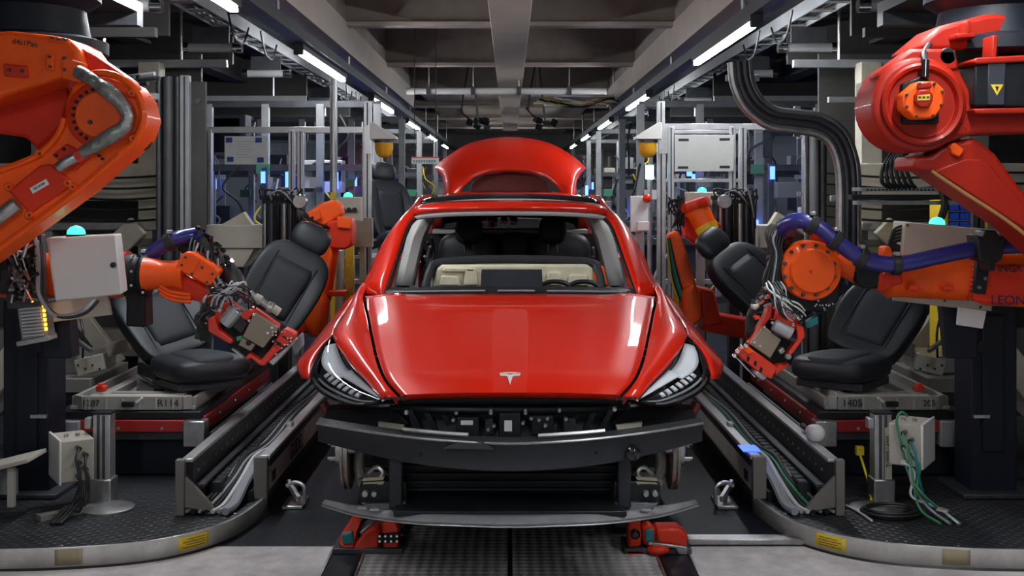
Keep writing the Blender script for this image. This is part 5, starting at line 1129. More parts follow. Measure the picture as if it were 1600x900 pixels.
    text('tray_number', '205' if s > 0 else '1287', .045, INK, tr_, frame((X(2.12), 5.986, .465), (1, 0, 0), (0, 0, 1)))
    # machine base behind the table with a cream clamp and grey blocks
    mb_ = thing('clamp_station', f'grey clamping unit with cream plates behind the {side} tray', 'machine', (X(2.45), 6.9, .085))
    bxs(2.36, 2.75, 6.6, 7.4, .086, .42).build('station_body', DSTEEL, mb_, bev=.01)
    bxs(2.32, 2.7, 6.55, 7.2, .42, .50).build('slide_plate', BEIGED, mb_, bev=.006)
    bxs(2.36, 2.62, 6.7, 7.1, .50, .60).build('clamp_body', STEEL, mb_, bev=.01)
    MB().box((X(2.34), 6.6, .57), (.16, .03, .09), (0, s * .25, 0)).build('cream_plate', CREAM, mb_, bev=.004)
    MB().box((X(2.30), 6.95, .62), (.14, .03, .08), (0, s * .3, 0)).build('cream_plate', CREAM, mb_, bev=.004)
    for k in range(4): MB().cyl((X(2.28 + .04 * k), 6.58, .55 + .02 * (k % 2)), (X(2.28 + .04 * k), 6.575, .55 + .02 * (k % 2)), .006, n=8).build('plate_hole', BLACKP, mb_)
    for k in range(6): MB().tube([(X(2.4 + .04 * k), 6.65, .6), (X(2.38 + .05 * k), 6.6, .75), (X(2.44 + .05 * k), 6.7, .85), (X(2.5), 6.9, .8)], .007, 6).build('loose_cable', [RUBBER, GREYW][k % 2], mb_)
    MB().bar((X(2.30), 6.5, .66), (X(2.7), 6.9, .80), .02, .02).build('support_rod', STEEL, mb_)
    # dark column
    co = thing('machine_column', f'dark blue-black column standing outside the {side} tray', 'column', (X(2.31), 5.76, .085))
    bxs(2.20, 2.42, 5.65, 5.87, .086, 1.02).build('column_shaft', NAVY, co, bev=.008)
    bxs(2.25, 2.35, 5.63, 5.65, .30, .95).build('column_cover', NAVY, co, bev=.004)
    MB().lathe([(0, 0), (.03, 0), (.03, .003), (0, .003)], (X(2.25), 5.63, .80), (0, -1, 0), 16).build('column_port', BLACKP, co)
    bxs(2.205, 2.28, 5.625, 5.645, .46, .475).build('column_plate', STEEL, co)
    bxs(2.14, 2.48, 5.58, 5.92, .086, .11).build('column_base', DSTEEL, co, bev=.006)
    # control box on an aluminium post
    cpx = 163 if s < 0 else 1376
    pp = P(cpx, 750, 5.55); xx = pp.x
    cbx = thing('control_box', ('cream control box with black plugs beside an aluminium post, lower left' if s < 0 else 'cream control box with green cables beside an aluminium post, lower right'), 'control box', (xx, 5.55, .085))
    pb = bx_ = MB().bx(xx - .04, xx + .04, 5.51, 5.59, .12, .50).build('post', ALU, cbx, bev=.004)
    for q in (-.02, .005): MB().bx(xx + q, xx + q + .012, 5.505, 5.51, .13, .495).build('post_groove', DSTEEL, pb)
    MB().bx(xx - .045, xx + .045, 5.505, 5.595, .50, .508).build('post_cap', BLACKP, pb)
    MB().bx(xx - .05, xx + .05, 5.49, 5.60, .085, .20).build('post_shoe', STEEL, cbx, bev=.006)
    MB().lathe([(.12, 0), (.12, .008), (.10, .014), (.03, .02)], (xx + s * -.06, 5.42, .085), (0, 0, 1), 28).build('post_foot', STEEL, cbx)
    MB().box((xx - .06 if s < 0 else xx - .06, 5.52, .46), (.03, .05, .05)).build('post_clamp', STEEL, cbx, bev=.004)
    rot = R(-32) * s * -1 if s < 0 else R(-32)
    cx_ = P(110, 0, 5.45).x if s < 0 else P(1426, 0, 5.45).x
    rz = Matrix.Rotation(R(32) if s < 0 else R(-32), 3, 'Z'); c0 = Vector((cx_, 5.47, .315 if s < 0 else .385))
    B = lambda p: c0 + rz @ Vector(p)
    MB().box(c0, (.15, .22, .19), rz).build('box_body', CREAM, cbx, bev=.006)
    MB().box(B((s * .075, 0, 0)), (.012, .24, .205), rz).build('box_lid', WHITE, cbx, bev=.004)
    for k in range(2): MB().cyl(B((-.03 + .05 * k, -.02, .095)), B((-.03 + .05 * k, -.02, .108)), .010, n=10).build('box_screw', STEEL, cbx)
    for k in range(5):
        a = B((.0 + .03 * (k % 2), -.11, .06 - .032 * k)); b = B((.0 + .03 * (k % 2), -.15, .06 - .032 * k))
        MB().cyl(a, b, .012, n=12).build('plug', BLACKG if k < 3 or s < 0 else CHROME, cbx)
        cm = (RUBBER if s < 0 else [GREENW, TEAL, GREYW, GREENW, WHITEW][k])
        MB().tube([b, b + Vector((.01 * k, -.04, -.04)), b + Vector((.02, -.05, -.14)), Vector((b.x + (.05 + .02 * k) * (1 if s > 0 else -.3), 5.28, .13)), Vector((b.x + (.10 + .02 * k) * (1 if s > 0 else -.3), 5.15, .093))], .006, 8).build('lead', cm, cbx)
    MB().bar((c0.x, c0.y, c0.z - .06), (xx, 5.55, c0.z - .06), .03, .03).build('box_bracket', STEEL, cbx)
    if s > 0:
        text('post_marking', 'T-0005 14005', .026, INK, pb, frame((xx + .022, 5.503, .33), (0, 0, 1), (-1, 0, 0)))
        MB().bx(xx + .006, xx + .038, 5.5045, 5.506, .20, .44).build('post_label', mat('cream_tape', (.5, .47, .36), .6), pb)
        cc = thing('cable_coil', 'coil of black cable lying at the foot of the right post', 'cable', (P(1395, 780, 5.3).x, 5.3, .085))
        for k in range(5): MB().tube([(cc.location.x + (.10 + .008 * k) * math.cos(a * .5), 5.32 + (.075 + .006 * k) * math.sin(a * .5), .093 + .010 * (k % 3)) for a in range(13)], .008, 6, 3).build('coil_turn', RUBBER, cc)
        MB().tube([P(1409, 700, 5.36), P(1401, 660, 5.36), P(1408, 644, 5.36), P(1418, 650, 5.38)], .006, 8).tube([P(1409, 700, 5.36), P(1420, 740, 5.33), P(1440, 770, 5.25), P(1470, 798, 5.28)], .006, 8).build('lead', GREENW, cbx)
        tag(MB().tube([(P(1318, 0, 5.5).x, 5.45, .093), (P(1335, 0, 5.4).x, 5.36, .093), (P(1362, 0, 5.2).x, 5.2, .093)], .006, 6).build('white_lead', WHITEW), 'short white lead lying on the right plinth', 'cable')
        tag(MB().box(P(1343, 704, 5.7), (.035, .03, .04)).tube([P(1343, 708, 5.7), P(1350, 730, 5.65), P(1358, 760, 5.6), Vector((P(1362, 0, 5.5).x, 5.5, .09))], .006, 8).build('yellow_plug', mat('yellow_plastic', (.7, .55, .02), .5)), 'yellow plug hanging beside the right aluminium post', 'plug')
        tag(MB().bar(P(1465, 795, 5.25), P(1481, 799, 5.22), .025, .012).build('cable_cover', CREAM), 'pale cable cover strip on the right plinth', 'cable cover')
    else:
        tag(MB().bar((-2.08, 5.22, .098), (-1.90, 5.40, .098), .05, .025).build('cable_cover', BEIGED), 'grey cable cover strip on the left plinth', 'cable cover')
    # slanted beige braces low at the outer edge
    br = thing('machine_brace', f'pair of slanted beige braces low at the far {side}', 'brace', (X(2.7), 6.1, .085))
    MB().bar((X(2.95), 6.0, .17), (X(2.40), 6.1, .88), .06, .13).build('brace_beam', BEIGE, br, bev=.006)
    MB().bar((X(2.95), 6.1, .16), (X(2.50), 6.2, .60), .06, .10).build('brace_beam', BEIGED, br, bev=.006)
    MB().bx(min(X(2.3), X(3.2)), max(X(2.3), X(3.2)), 6.0, 6.2, .086, .12).build('brace_foot', DSTEEL, br)
# ---- left front white frame and cover plates
wf = thing('white_stand', 'low white frame at the left picture edge on the plinth', 'stand', (P(15, 760, 5.3).x, 5.3, .085))
MB().box(P(8, 724, 5.35), (.30, .22, .02), (0, R(-14), 0)).build('stand_top', CREAM, wf, bev=.004)
for q in (-10, 18): MB().bar(P(q, 730, 5.3), P(q, 792, 5.3), .03, .03).build('stand_leg', CREAM, wf, bev=.003)
MB().box(P(-10, 752, 5.38), (.22, .02, .12)).build('stand_panel', GREYP, wf, bev=.003)

# ---- switch box of the left robot with valve terminal
sx = thing('switch_box', 'grey-white switch box with a round black lock in front of the left robot', 'switch box', P(130, 470, 4.78))
MB().prism([P(*q) for q in ((72, 372, 4.80), (180, 367, 4.74), (190, 460, 4.74), (86, 471, 4.80))], (-.03, .17, 0)).build('box_body', WHITE, sx, bev=.006)
MB().prism([P(*q) for q in ((75, 373, 4.785), (180, 368, 4.725), (190, 459, 4.725), (87, 470, 4.785))], (0, .014, 0)).build('box_door', WHITE, sx, bev=.005)
MB().lathe([(0, -.012), (.008, -.012), (.011, -.006), (.011, .004), (0, .004)], P(177, 414, 4.722), (0, 1, 0), 16).build('door_lock', BLACKP, sx)
MB().bar(P(60, 440, 4.98), P(-60, 440, 5.05), .06, .10).build('box_bracket', DSTEEL, sx)
def green_lamp(px, py, D, label, r=.036):
    t = thing('signal_lamp', label, 'lamp', P(px, py, D))
    MB().lathe([(r, 0), (r, .008), (r * .92, .018), (r * .6, .030), (.004, .036)], P(px, py, D), (0, 0, 1), 20).build('lamp_dome', GREENL, t)
    MB().cyl(P(px, py, D) - Vector((0, 0, .012)), P(px, py, D), r * 1.12, n=20).build('lamp_base', BLACKP, t)
green_lamp(119, 366, 4.86, 'green signal lamp on top of the left switch box')
vt = thing('valve_terminal', 'grey valve terminal with amber diodes under the left switch box', 'valve terminal', P(50, 535, 5.0))
MB().prism([P(*q) for q in ((26, 478, 5.0), (68, 474, 5.0), (76, 526, 5.0), (34, 534, 5.0))], (0, .08, 0)).build('terminal_body', GREYP, vt, bev=.004)
for k in range(9): MB().prism([P(30 + k * .7, 482 + k * 5.2, 4.99), P(62 + k * .8, 479 + k * 5.2, 4.99), P(62.6 + k * .8, 482.6 + k * 5.2, 4.99), P(30.6 + k * .7, 485.6 + k * 5.2, 4.99)], (0, .02, 0)).build('valve', ALU, vt, bev=.001)
for k in range(6): MB().box(P(68 + k * .8, 478 + k * 7.2, 4.985), (.010, .006, .012)).build('diode', AMBERL, vt)
slab('terminal_rail', [(24, 534), (76, 524), (78, 532), (26, 542)], 4.99, .09, STEEL, vt, .003)
pn = thing('mount_plate', 'cream mounting plate below the left switch box', 'plate', P(125, 500, 5.12))
slab('plate_sheet', [(76, 472), (168, 462), (174, 492), (78, 504)], 5.08, .02, CREAM, pn, .003)
slab('plate_post', [(60, 500), (108, 496), (112, 560), (66, 560)], 5.12, .1, NAVY, pn, .006)
for k in range(7):
    a = 55 + k * 3; pts = [P(a, 370 + k * 6, 4.98), P(a + 4, 420 + k * 4, 4.93), P(a + 6, 460 + k * 3, 4.92), P(a + 30, 492 + k, 4.9), P(a + 70, 488 + k, 4.92), P(a + 92, 470, 4.98)] if k < 3 else [P(50 - k * 4, 380 + k * 8, 5.02), P(40 - k * 2, 430 + k * 3, 4.98), P(46 - k * 4, 470 + k, 5.0)]
    MB().tube(pts, .008 if k < 3 else .006, 8).build('lead', GREYW if k < 2 else RUBBER, sx)
jb = thing('cable_junction', 'dark junction unit crowded with plugs left of the switch box', 'junction unit', P(35, 470, 5.1))
slab('junction_plate', [(5, 370), (66, 366), (70, 480), (10, 484)], 4.99, .04, DSTEEL, jb, .006)
for k in range(46):
    MB().cyl(P(rnd.uniform(12, 62), rnd.uniform(376, 474), 4.99), P(rnd.uniform(12, 62), rnd.uniform(376, 474), 4.90 + rnd.uniform(0, .03)), rnd.uniform(.004, .009), n=8).build('plug', [STEEL, BLACKG, GREYP, RUBBER, CHROME][k % 5], jb)
slab('junction_arm', [(-60, 410), (12, 400), (12, 440), (-60, 450)], 4.98, .05, BLACKP, jb, .006)

# ---- cream cabinet behind the right forearm
cbn = thing('cream_cabinet', 'cream sheet cabinet behind the right robot forearm', 'cabinet', (P(1500, 480, 5.5).x, 5.6, 1.0))
slab('cabinet_body', [(1413, 346), (1640, 366), (1640, 440), (1408, 412)], 5.40, .16, CREAM, cbn, .006)
slab('lower_sheet', [(1398, 440), (1552, 446), (1550, 486), (1500, 482), (1396, 470)], 5.36, .02, CREAM, cbn, .004)
slab('hanging_tab', [(1498, 480), (1542, 486), (1536, 514), (1496, 508)], 5.35, .02, WHITE, cbn, .003)
slab('cabinet_arm', [(1470, 470), (1530, 474), (1526, 560), (1480, 560)], 5.42, .06, NAVY, cbn, .004)
for px, py in ((1418, 352), (1525, 362), (1412, 404), (1454, 466), (1476, 470), (1532, 480)): bolt(px, py, 5.398 if py < 420 else 5.358, .006, cbn, DSTEEL, .006)
green_lamp(1464, 351, 5.48, 'green signal lamp on top of the cream right cabinet')
for k in range(5):
    MB().tube([P(1416, 352 + 5 * k, 5.44), P(1398 - 2 * k, 358 + 6 * k, 5.42), P(1392 - k, 376 + 4 * k, 5.42), P(1412, 388 + 3 * k, 5.44)], .007, 8).build('cable_loop', RUBBER, cbn)
# ================================================================== cell fence, ducts and machinery behind
def zpost(X, D, z0, z1, w_, parent, name='post', m=ALU, groove=True):
    o = MB().bx(X - w_ / 2, X + w_ / 2, D - w_ / 2, D + w_ / 2, z0, z1).build(name, m, parent, bev=.004)
    if groove: MB().bx(X - w_ * .1, X + w_ * .1, D - w_ / 2 - .002, D - w_ / 2, z0 + .01, z1 - .01).build('groove', DSTEEL, o)
    return o
def xrail(x0, x1, D, z, h, parent, m=ALU, name='rail'):
    return MB().bx(min(x0, x1), max(x0, x1), D - .02, D + .02, z - h / 2, z + h / 2).build(name, m, parent, bev=.003)
wx = lambda px, D: (px - VX) * D / FPX
wz = lambda py, D: CAMZ - (py - VY) * D / FPX
DF = 9.5
fl = thing('safety_fence', 'aluminium framed safety fence with clear panes on the left', 'fence', (wx(450, DF), DF, 0))
for px, w_ in ((325, .07), (456, .05), (470, .05), (572, .055)): zpost(wx(px, DF), DF, 0, wz(203, DF), w_, fl)
zpost(wx(577, DF), DF - .1, 0, wz(160, DF), .06, fl)
MB().cyl((wx(523, DF), DF - .06, 0), (wx(523, DF), DF - .06, wz(125, DF)), .03, n=16).build('round_post', ALU, fl)
for py, h in ((203, .05), (440, .04), (402, .03)): xrail(wx(320, DF), wx(575, DF), DF, wz(py, DF), h, fl)
for a, b in ((330, 452), (474, 568)):
    MB().bx(wx(a, DF), wx(b, DF), DF - .003, DF + .003, wz(400, DF), wz(206, DF)).build('pane', GLASS, fl)
    MB().bx(wx(a, DF), wx(b, DF), DF - .003, DF + .003, .05, wz(442, DF)).build('lower_pane', GLASS, fl)
nt_ = thing('notice_sheet', 'grey notice sheet taped with blue corners on the left fence', 'notice', (wx(385, DF), DF - .02, wz(257, DF)))
MB().bx(wx(352, DF), wx(418, DF), DF - .022, DF - .016, wz(257, DF), wz(213, DF)).build('sheet', PAPER, nt_)
BT = mat('blue_tape', (.01, .06, .25), .6)
for px, py in ((359, 219), (405, 219), (361, 249), (408, 250)): MB().bx(wx(px - 5, DF), wx(px + 5, DF), DF - .026, DF - .022, wz(py + 4, DF), wz(py - 4, DF)).build('tape', BT, nt_)
for k in range(7): MB().bx(wx(370, DF), wx(398 - 5 * (k % 3), DF), DF - .0235, DF - .022, wz(222 + k * 4, DF), wz(221 + k * 4, DF)).build('print_line', mat('faint_print', (.42, .43, .45), .7), nt_)
fr = thing('safety_fence', 'aluminium framed safety fence with clear panes on the right', 'fence', (wx(1110, DF), DF, 0))
for px, w_ in ((1034, .06), (1048, .05), (1144, .05), (1160, .06), (1258, .05)): zpost(wx(px, DF), DF, 0, wz(198, DF), w_, fr)
zpost(wx(1030, DF), DF - .1, 0, wz(160, DF), .06, fr)
for py, h in ((198, .05), (206, .03), (282, .03), (440, .04)): xrail(wx(1034, DF), wx(1160, DF), DF, wz(py, DF), h, fr)
for py, h in ((198, .05), (440, .04)): xrail(wx(1160, DF), wx(1258, DF), DF, wz(py, DF), h, fr)
for a, b in ((1052, 1140), (1164, 1254)):
    MB().bx(wx(a, DF), wx(b, DF), DF - .003, DF + .003, wz(436, DF), wz(208, DF)).build('pane', GLASS, fr)
wp = thing('white_plate', 'pale grey sheet with four black slots on the right fence', 'panel', (wx(1100, DF), DF - .03, wz(268, DF)))
MB().bx(wx(1053, DF), wx(1145, DF), DF - .04, DF - .025, wz(268, DF), wz(211, DF)).build('sheet', mat('pale_sheet', (.42, .42, .41), .5, var=.05), wp, bev=.002)
for px, py in ((1067, 219), (1131, 218), (1066, 262), (1131, 261)): MB().bx(wx(px - 8, DF), wx(px + 8, DF), DF - .042, DF - .04, wz(py + 2, DF), wz(py - 2, DF)).build('slot', INK, wp)
# amber beacons under white hoods
for px, s in ((600, -1), (1012, 1)):
    D = 9.2; side = 'left' if s < 0 else 'right'
    b = thing('beacon', f'amber warning beacon under a white hood on the {side} fence post', 'beacon', (wx(px, D), D, wz(248, D)))
    c = wx(px, D)
    out_, inn_ = c + s * .10, c - s * .10
    MB().prism([(out_, D - .08, wz(218, D)), (inn_, D - .08, wz(218, D)), (inn_, D - .08, wz(214, D)), (out_ - s * .02, D - .08, wz(192, D)), (out_, D - .08, wz(192, D))], (0, .18, 0)).build('hood', WHITE, b, bev=.004)
    MB().lathe([(.0, 0), (.035, .006), (.06, .03), (.072, .07), (.072, .14), (.06, .145)], (c, D, wz(247, D)), (0, 0, 1), 24).build('dome', AMBER, b)
    MB().cyl((c, D, wz(219, D) - .02), (c, D, wz(217, D)), .078, n=24).build('dome_collar', DSTEEL, b)
    MB().bx(min(out_, out_ + s * .05), max(out_, out_ + s * .05), D - .02, D + .06, wz(240, D), wz(196, D)).build('beacon_bracket', ALU, b)
# ---- vertical duct bundles
def bundle(name, label, pxs, D, top, bot, ms):
    t = thing(name, label, 'conduit', (wx(sum(pxs) / len(pxs), D), D, 0))
    for i, px in enumerate(pxs):
        MB().cyl((wx(px, D), D + .03 * (i % 2), max(0, wz(bot, D))), (wx(px, D), D + .03 * (i % 2), wz(top, D)), .018 + .008 * (i % 3), n=12).build('pipe', ms[i % len(ms)], t)
    for z in (.6, 1.1, 1.5, 1.9):
        if z < wz(top, D): MB().bx(wx(min(pxs), D) - .04, wx(max(pxs), D) + .04, D + .05, D + .08, z, z + .03).build('pipe_clamp', STEEL, t)
    return t
bundle('pipe_bundle', 'upright bundle of dark pipes left of the left fence', [248, 256, 263, 270, 277], 7.8, 120, 900, [DSTEEL, RUBBER, DGREY])
pc = thing('pipe_column', 'pale square column beside the left pipe bundle', 'column', (wx(292, 7.8), 7.8, 0))
zpost(wx(290, 7.8), 7.8, 0, wz(118, 7.8), .06, pc, 'column_shaft', GREYP); MB().bx(wx(297, 7.9), wx(322, 7.9), 7.88, 7.92, 0, wz(128, 7.9)).build('column_sheet', DARKBAY, pc)
MB().lathe([(0, 0), (.02, 0), (.02, .01), (0, .01)], P(309, 158, 7.88), (0, -1, 0), 12).build('column_bolt', DSTEEL, pc)
bundle('pipe_bundle', 'upright bundle of grey pipes right of the right fence', [1258, 1266, 1272, 1279, 1286], 8.2, 196, 900, [STEEL, DSTEEL, GREYP])
# curved duct sweep on the right
cd_ = thing('curved_duct', 'dark cable duct sweeping down in a double curve on the right', 'cable duct', (wx(1335, 7.75), 7.75, 0))
base = [(1156, 96), (1160, 130), (1176, 162), (1206, 184), (1244, 190), (1280, 196), (1308, 216), (1322, 250), (1326, 290), (1326, 340), (1326, 400), (1326, 520)]
for k in range(6):
    o = k * 5.2 - 13; pts = []
    for i, (x, y) in enumerate(base):
        a = Vector(base[max(i - 1, 0)]); b = Vector(base[min(i + 1, len(base) - 1)]); d = (b - a).normalized(); n = Vector((d.y, -d.x)); pts.append(P(x + n.x * o, y + n.y * o, 7.75 + .02 * (k % 2)))
    MB().tube(pts, .030 if k in (0, 5) else .026, 10, 8).build('duct_hose', [STEEL, RUBBER, DSTEEL, RUBBER, DSTEEL, STEEL][k], cd_)
for (x, y, w_, h) in ((1160, 122, .22, .04), (1245, 190, .04, .2), (1326, 310, .24, .04), (1326, 380, .24, .04)):
    MB().box(P(x, y, 7.81), (w_, .04, h)).build('duct_clamp', GREYP, cd_, bev=.003)
MB().bx(wx(1318, 7.75), wx(1334, 7.75), 7.82, 7.88, 0, wz(300, 7.75)).build('duct_post', ALU, cd_)
# ---- cream machine frames behind the robots
for s, side in ((-1, 'left'), (1, 'right')):
    X = lambda v: s * v
    D = 8.9
    mf = thing('steel_structure', f'beige steel machine frame with diagonal braces behind the {side} robots', 'machine frame', (X(3.4), D, 0))
    def bxs(a, b, D0, D1, z0, z1): return MB().bx(min(X(a), X(b)), max(X(a), X(b)), D0, D1, z0, z1)
    for a, b, z0, z1, m in ((2.60, 5.1, 1.46, 1.74, BEIGE), (2.62, 5.1, 1.24, 1.30, STEEL), (2.62, 5.1, 1.12, 1.18, BEIGED), (2.62, 5.1, 1.00, 1.06, STEEL), (2.62, 5.1, 2.05, 2.35, BEIGED), (2.62, 5.1, .30, .50, BEIGED)):
        bxs(a, b, D - .08, D + .08, z0, z1).build('frame_beam', m, mf, bev=.008)
    for a in (2.70, 3.5, 4.3, 5.0): bxs(a - .08, a + .08, D - .06, D + .10, 0, 2.5).build('frame_post', BEIGE if a < 3 else BEIGED, mf, bev=.008)
    for (a, za, b, zb, w_) in ((2.75, 1.28, 3.35, .70, .16), (2.75, 2.05, 3.25, 1.55, .14), (3.6, 1.2, 4.2, .55, .16), (2.9, .25, 3.4, .9, .12)):
        MB().bar((X(a), D - .14, za), (X(b), D - .14, zb), w_, .08, (0, 1, 0)).build('diagonal_brace', BEIGE, mf, bev=.008)
    bxs(2.4, 5.15, D + .3, D + .34, 0, 2.6).build('back_sheet', DARKBAY, mf)
    for k in range(5):
        z = 1.35 + .08 * k
        MB().tube([(X(2.3), D - .18, z), (X(2.9), D - .2, z - .04), (X(3.6), D - .19, z), (X(4.8), D - .2, z - .03)], .010, 6).build('frame_cable', RUBBER, mf)
    bxs(2.35, 2.60, D - .3, D - .26, .9, 1.25).build('hose_panel', DGREY, mf, bev=.004)
    # overhead cable pack
    oc_ = thing('overhead_cables', f'tangle of dark cables on a rack above the {side} machine frame', 'cables', (X(2.9), 8.0, 2.3))
    bxs(2.25, 4.6, 7.55, 7.6, 2.12, 2.16).build('rack_bar', GREYP, oc_); bxs(2.25, 4.6, 8.35, 8.4, 2.16, 2.20).build('rack_bar', GREYP, oc_)
    for k in range(16):
        x = 2.2 + rnd.random() * .6
        MB().tube([(X(x), 7.2 + rnd.random() * .3, 2.2 + rnd.random() * .1), (X(x + .5), 7.6, 2.18 + rnd.random() * .06), (X(x + 1.1), 8.0, 2.2 + rnd.random() * .08), (X(x + 1.7), 8.3, 2.2 + rnd.random() * .1)], .014, 6).build('cable', [RUBBER, DSTEEL, RUBBER, GREYW][k % 4], oc_)
    for q in (2.6, 3.6): MB().cyl((X(q), 7.58, 2.16), (X(q), 7.58, 3.02), .012, n=6).build('rack_rod', STEEL, oc_)
    # cream hopper and seat feeder machine
    hp = thing('cream_housing', f'cream sheet housing with a sloping foot behind the {side} blue hose', 'housing', (X(1.80), 8.2, 0))
    D2 = 8.5; pxa, pxb = (318, 410) if s < 0 else (1186, 1276)
    a, b = sorted((abs(wx(pxa, D2)), abs(wx(pxb, D2))))
    bxs(a, b, D2, D2 + .3, wz(388, D2), wz(352, D2)).build('housing_box', CREAM, hp, bev=.006)
    MB().prism([(X(a + .06), D2 + .02, wz(388, D2)), (X(b - .06), D2 + .02, wz(388, D2)), (X(b - .14), D2 + .02, wz(418, D2)), (X(a + .14), D2 + .02, wz(418, D2))], (0, .25, 0)).build('housing_foot', BEIGE, hp, bev=.006)
    bxs((a + b) / 2 - .06, (a + b) / 2 + .06, D2 + .08, D2 + .2, 0, wz(418, D2)).build('housing_post', DSTEEL, hp)
    MB().prism([(X(a + .1), D2 + .1, wz(352, D2)), (X(b - .1), D2 + .1, wz(352, D2)), (X((a + b) / 2 - .05), D2 + .1, wz(332, D2))], (0, .1, 0)).build('housing_gusset', BEIGE, hp)
    # dark tool changer with a ring sensor
    D3 = 8.35; c = 440 if s < 0 else 1150
    tc_ = thing('tool_changer', f'dark tool changer with a round grey sensor behind the {side} tilted seat', 'machine', (wx(c, D3), D3, 0))
    MB().bx(wx(c - 30, D3), wx(c + 30, D3), D3, D3 + .2, wz(392, D3), wz(310, D3)).build('changer_body', BLACKP, tc_, bev=.006)
    for k in range(6): MB().cyl((wx(c - 25 + k * 10, D3), D3 - .03, wz(388, D3)), (wx(c - 25 + k * 10, D3), D3 - .03, wz(318, D3)), .012 + .006 * (k % 2), n=10).build('changer_rod', [STEEL, DSTEEL, BLACKG][k % 3], tc_)
    rc = c + 28 if s < 0 else c - 17
    MB().lathe([(.018, 0), (.045, 0), (.050, .01), (.050, .05), (.018, .05)], P(rc, 315, D3 - .08), (0, 1, 0), 24).build('ring_sensor', STEEL, tc_)
    MB().bx(wx(c - 36, D3), wx(c + 36, D3), D3 + .02, D3 + .1, wz(312, D3), wz(305, D3)).build('changer_head', CHAR, tc_, bev=.004)
    MB().bx(wx(c - 8, D3), wx(c + 8, D3), D3 + .05, D3 + .15, 0, wz(392, D3)).build('changer_post', DSTEEL, tc_)
    for k in range(8): MB().tube([P(c - 30 + 7 * k, 312, D3 - .04), P(c - 34 + 9 * k, 296 + 3 * (k % 3), D3 - .08), P(c - 10 + 6 * k, 300, D3 - .08), P(c + 30, 322 + 5 * k, D3 - .04)], .006, 6).build('changer_cable', [RUBBER, RUBBER, GREYW][k % 3], tc_)
    # grey box with green lamp
    D4 = 8.6; bxp = (524, 564) if s < 0 else (1074, 1120); by = (308, 346) if s < 0 else (300, 322)
    gb = thing('signal_box', f'grey box with gauges and a green lamp beside the {side} background robot', 'box', (wx(sum(bxp) / 2, D4), D4, 0))
    MB().bx(wx(bxp[0], D4), wx(bxp[1], D4), D4, D4 + .14, wz(by[1], D4), wz(by[0], D4)).build('box_body', CREAM, gb, bev=.006)
    for k in range(3): MB().cyl(P(bxp[0] + 12 + 9 * k, by[0] + 20, D4 - .03), P(bxp[0] + 12 + 9 * k, by[0] + 20, D4), .018, n=14).build('gauge', BLACKP, gb)
    MB().bx(wx(sum(bxp) / 2, D4) - .03, wx(sum(bxp) / 2, D4) + .03, D4 + .05, D4 + .1, 0, wz(by[1], D4)).build('box_post', YELLOW if s < 0 else ALU, gb)
    green_lamp(sum(bxp) / 2, by[0], D4 + .05, f'small green lamp on the {side} grey gauge box', .034)
    pnl = thing('side_panel', f'pale grey panel beside the {side} fence corner', 'panel', (wx(566 if s < 0 else 1000, 8.9), 8.9, 0))
    a, b = (548, 583) if s < 0 else (985, 1012)
    MB().bx(wx(a, 8.9), wx(b, 8.9), 8.88, 8.92, wz(386 if s < 0 else 362, 8.9), wz(340 if s < 0 else 306, 8.9)).build('panel_sheet', CREAM if s < 0 else PAPER, pnl, bev=.004)
    MB().bx(wx((a + b) / 2, 8.9) - .02, wx((a + b) / 2, 8.9) + .02, 8.92, 8.96, 0, wz(345, 8.9)).build('panel_post', ALU, pnl)
    if s > 0:
        MB().bx(wx(995, 8.86), wx(1013, 8.86), 8.80, 8.86, wz(360, 8.86), wz(346, 8.86)).build('switch_case', WHITE, pnl, bev=.004)
        MB().ball(P(1011, 310, 8.85), .035, None, 14, 8).build('stop_button', TOOLRED, pnl)
    yp = thing('guide_post', f'pair of slim posts behind the {side} background robot', 'post', (wx(528 if s < 0 else 1064, 8.9), 8.9, 0))
    a = 525 if s < 0 else 1052
    MB().bx(wx(a, 8.9) - .02, wx(a, 8.9) + .02, 8.74, 8.78, 0, wz(300 if s < 0 else 420, 8.9)).build('yellow_post', mat('post_yellow', (.55, .36, .02), .5), yp, bev=.003)
    MB().cyl((wx(a + 11, 8.9), 8.78, 0), (wx(a + 11, 8.9), 8.78, wz(390, 8.9)), .028, n=14).build('round_post', ALU, yp)
    MB().bx(wx(a - 8, 8.9), wx(a + 48, 8.9), 8.80, 8.84, .10, .50).build('carton', CARD if s < 0 else BLACKP, yp)
# ---- perforated tray, window and blue bins behind the right cabinet
pt = thing('perforated_tray', 'perforated cable tray on a black beam above the cream right cabinet', 'cable tray', (wx(1400, 7.0), 7.0, wz(330, 7.0)))
D = 7.0
MB().bx(wx(1346, D), wx(1480, D), D, D + .2, wz(299, D), wz(293, D)).build('tray_body', GREYP, pt, bev=.003)
for k in range(18): MB().bx(wx(1354 + k * 6, D), wx(1357 + k * 6, D), D - .002, D, wz(298, D), wz(295, D)).build('tray_hole', INK, pt)
MB().bx(wx(1330, D), wx(1490, D), D - .02, D + .06, wz(312, D), wz(304, D)).build('black_beam', BLACKP, pt)
MB().bx(wx(1340, D), wx(1545, D), D, D + .1, wz(320, D), wz(314, D)).build('lower_rail', STEEL, pt)
for px in (1532, 1540): MB().bx(wx(px, D) - .02, wx(px, D) + .02, D + .06, D + .1, .085, wz(314, D)).build('tray_leg', DSTEEL, pt)
for k in range(6): MB().tube([P(1390 + 8 * k, 293, D), P(1378 + 9 * k, 284, D - .02), P(1380 + 6 * k, 262 - 3 * k, D), P(1392 + 5 * k, 240, D + .1)], .012, 8).build('drop_cable', RUBBER, pt)
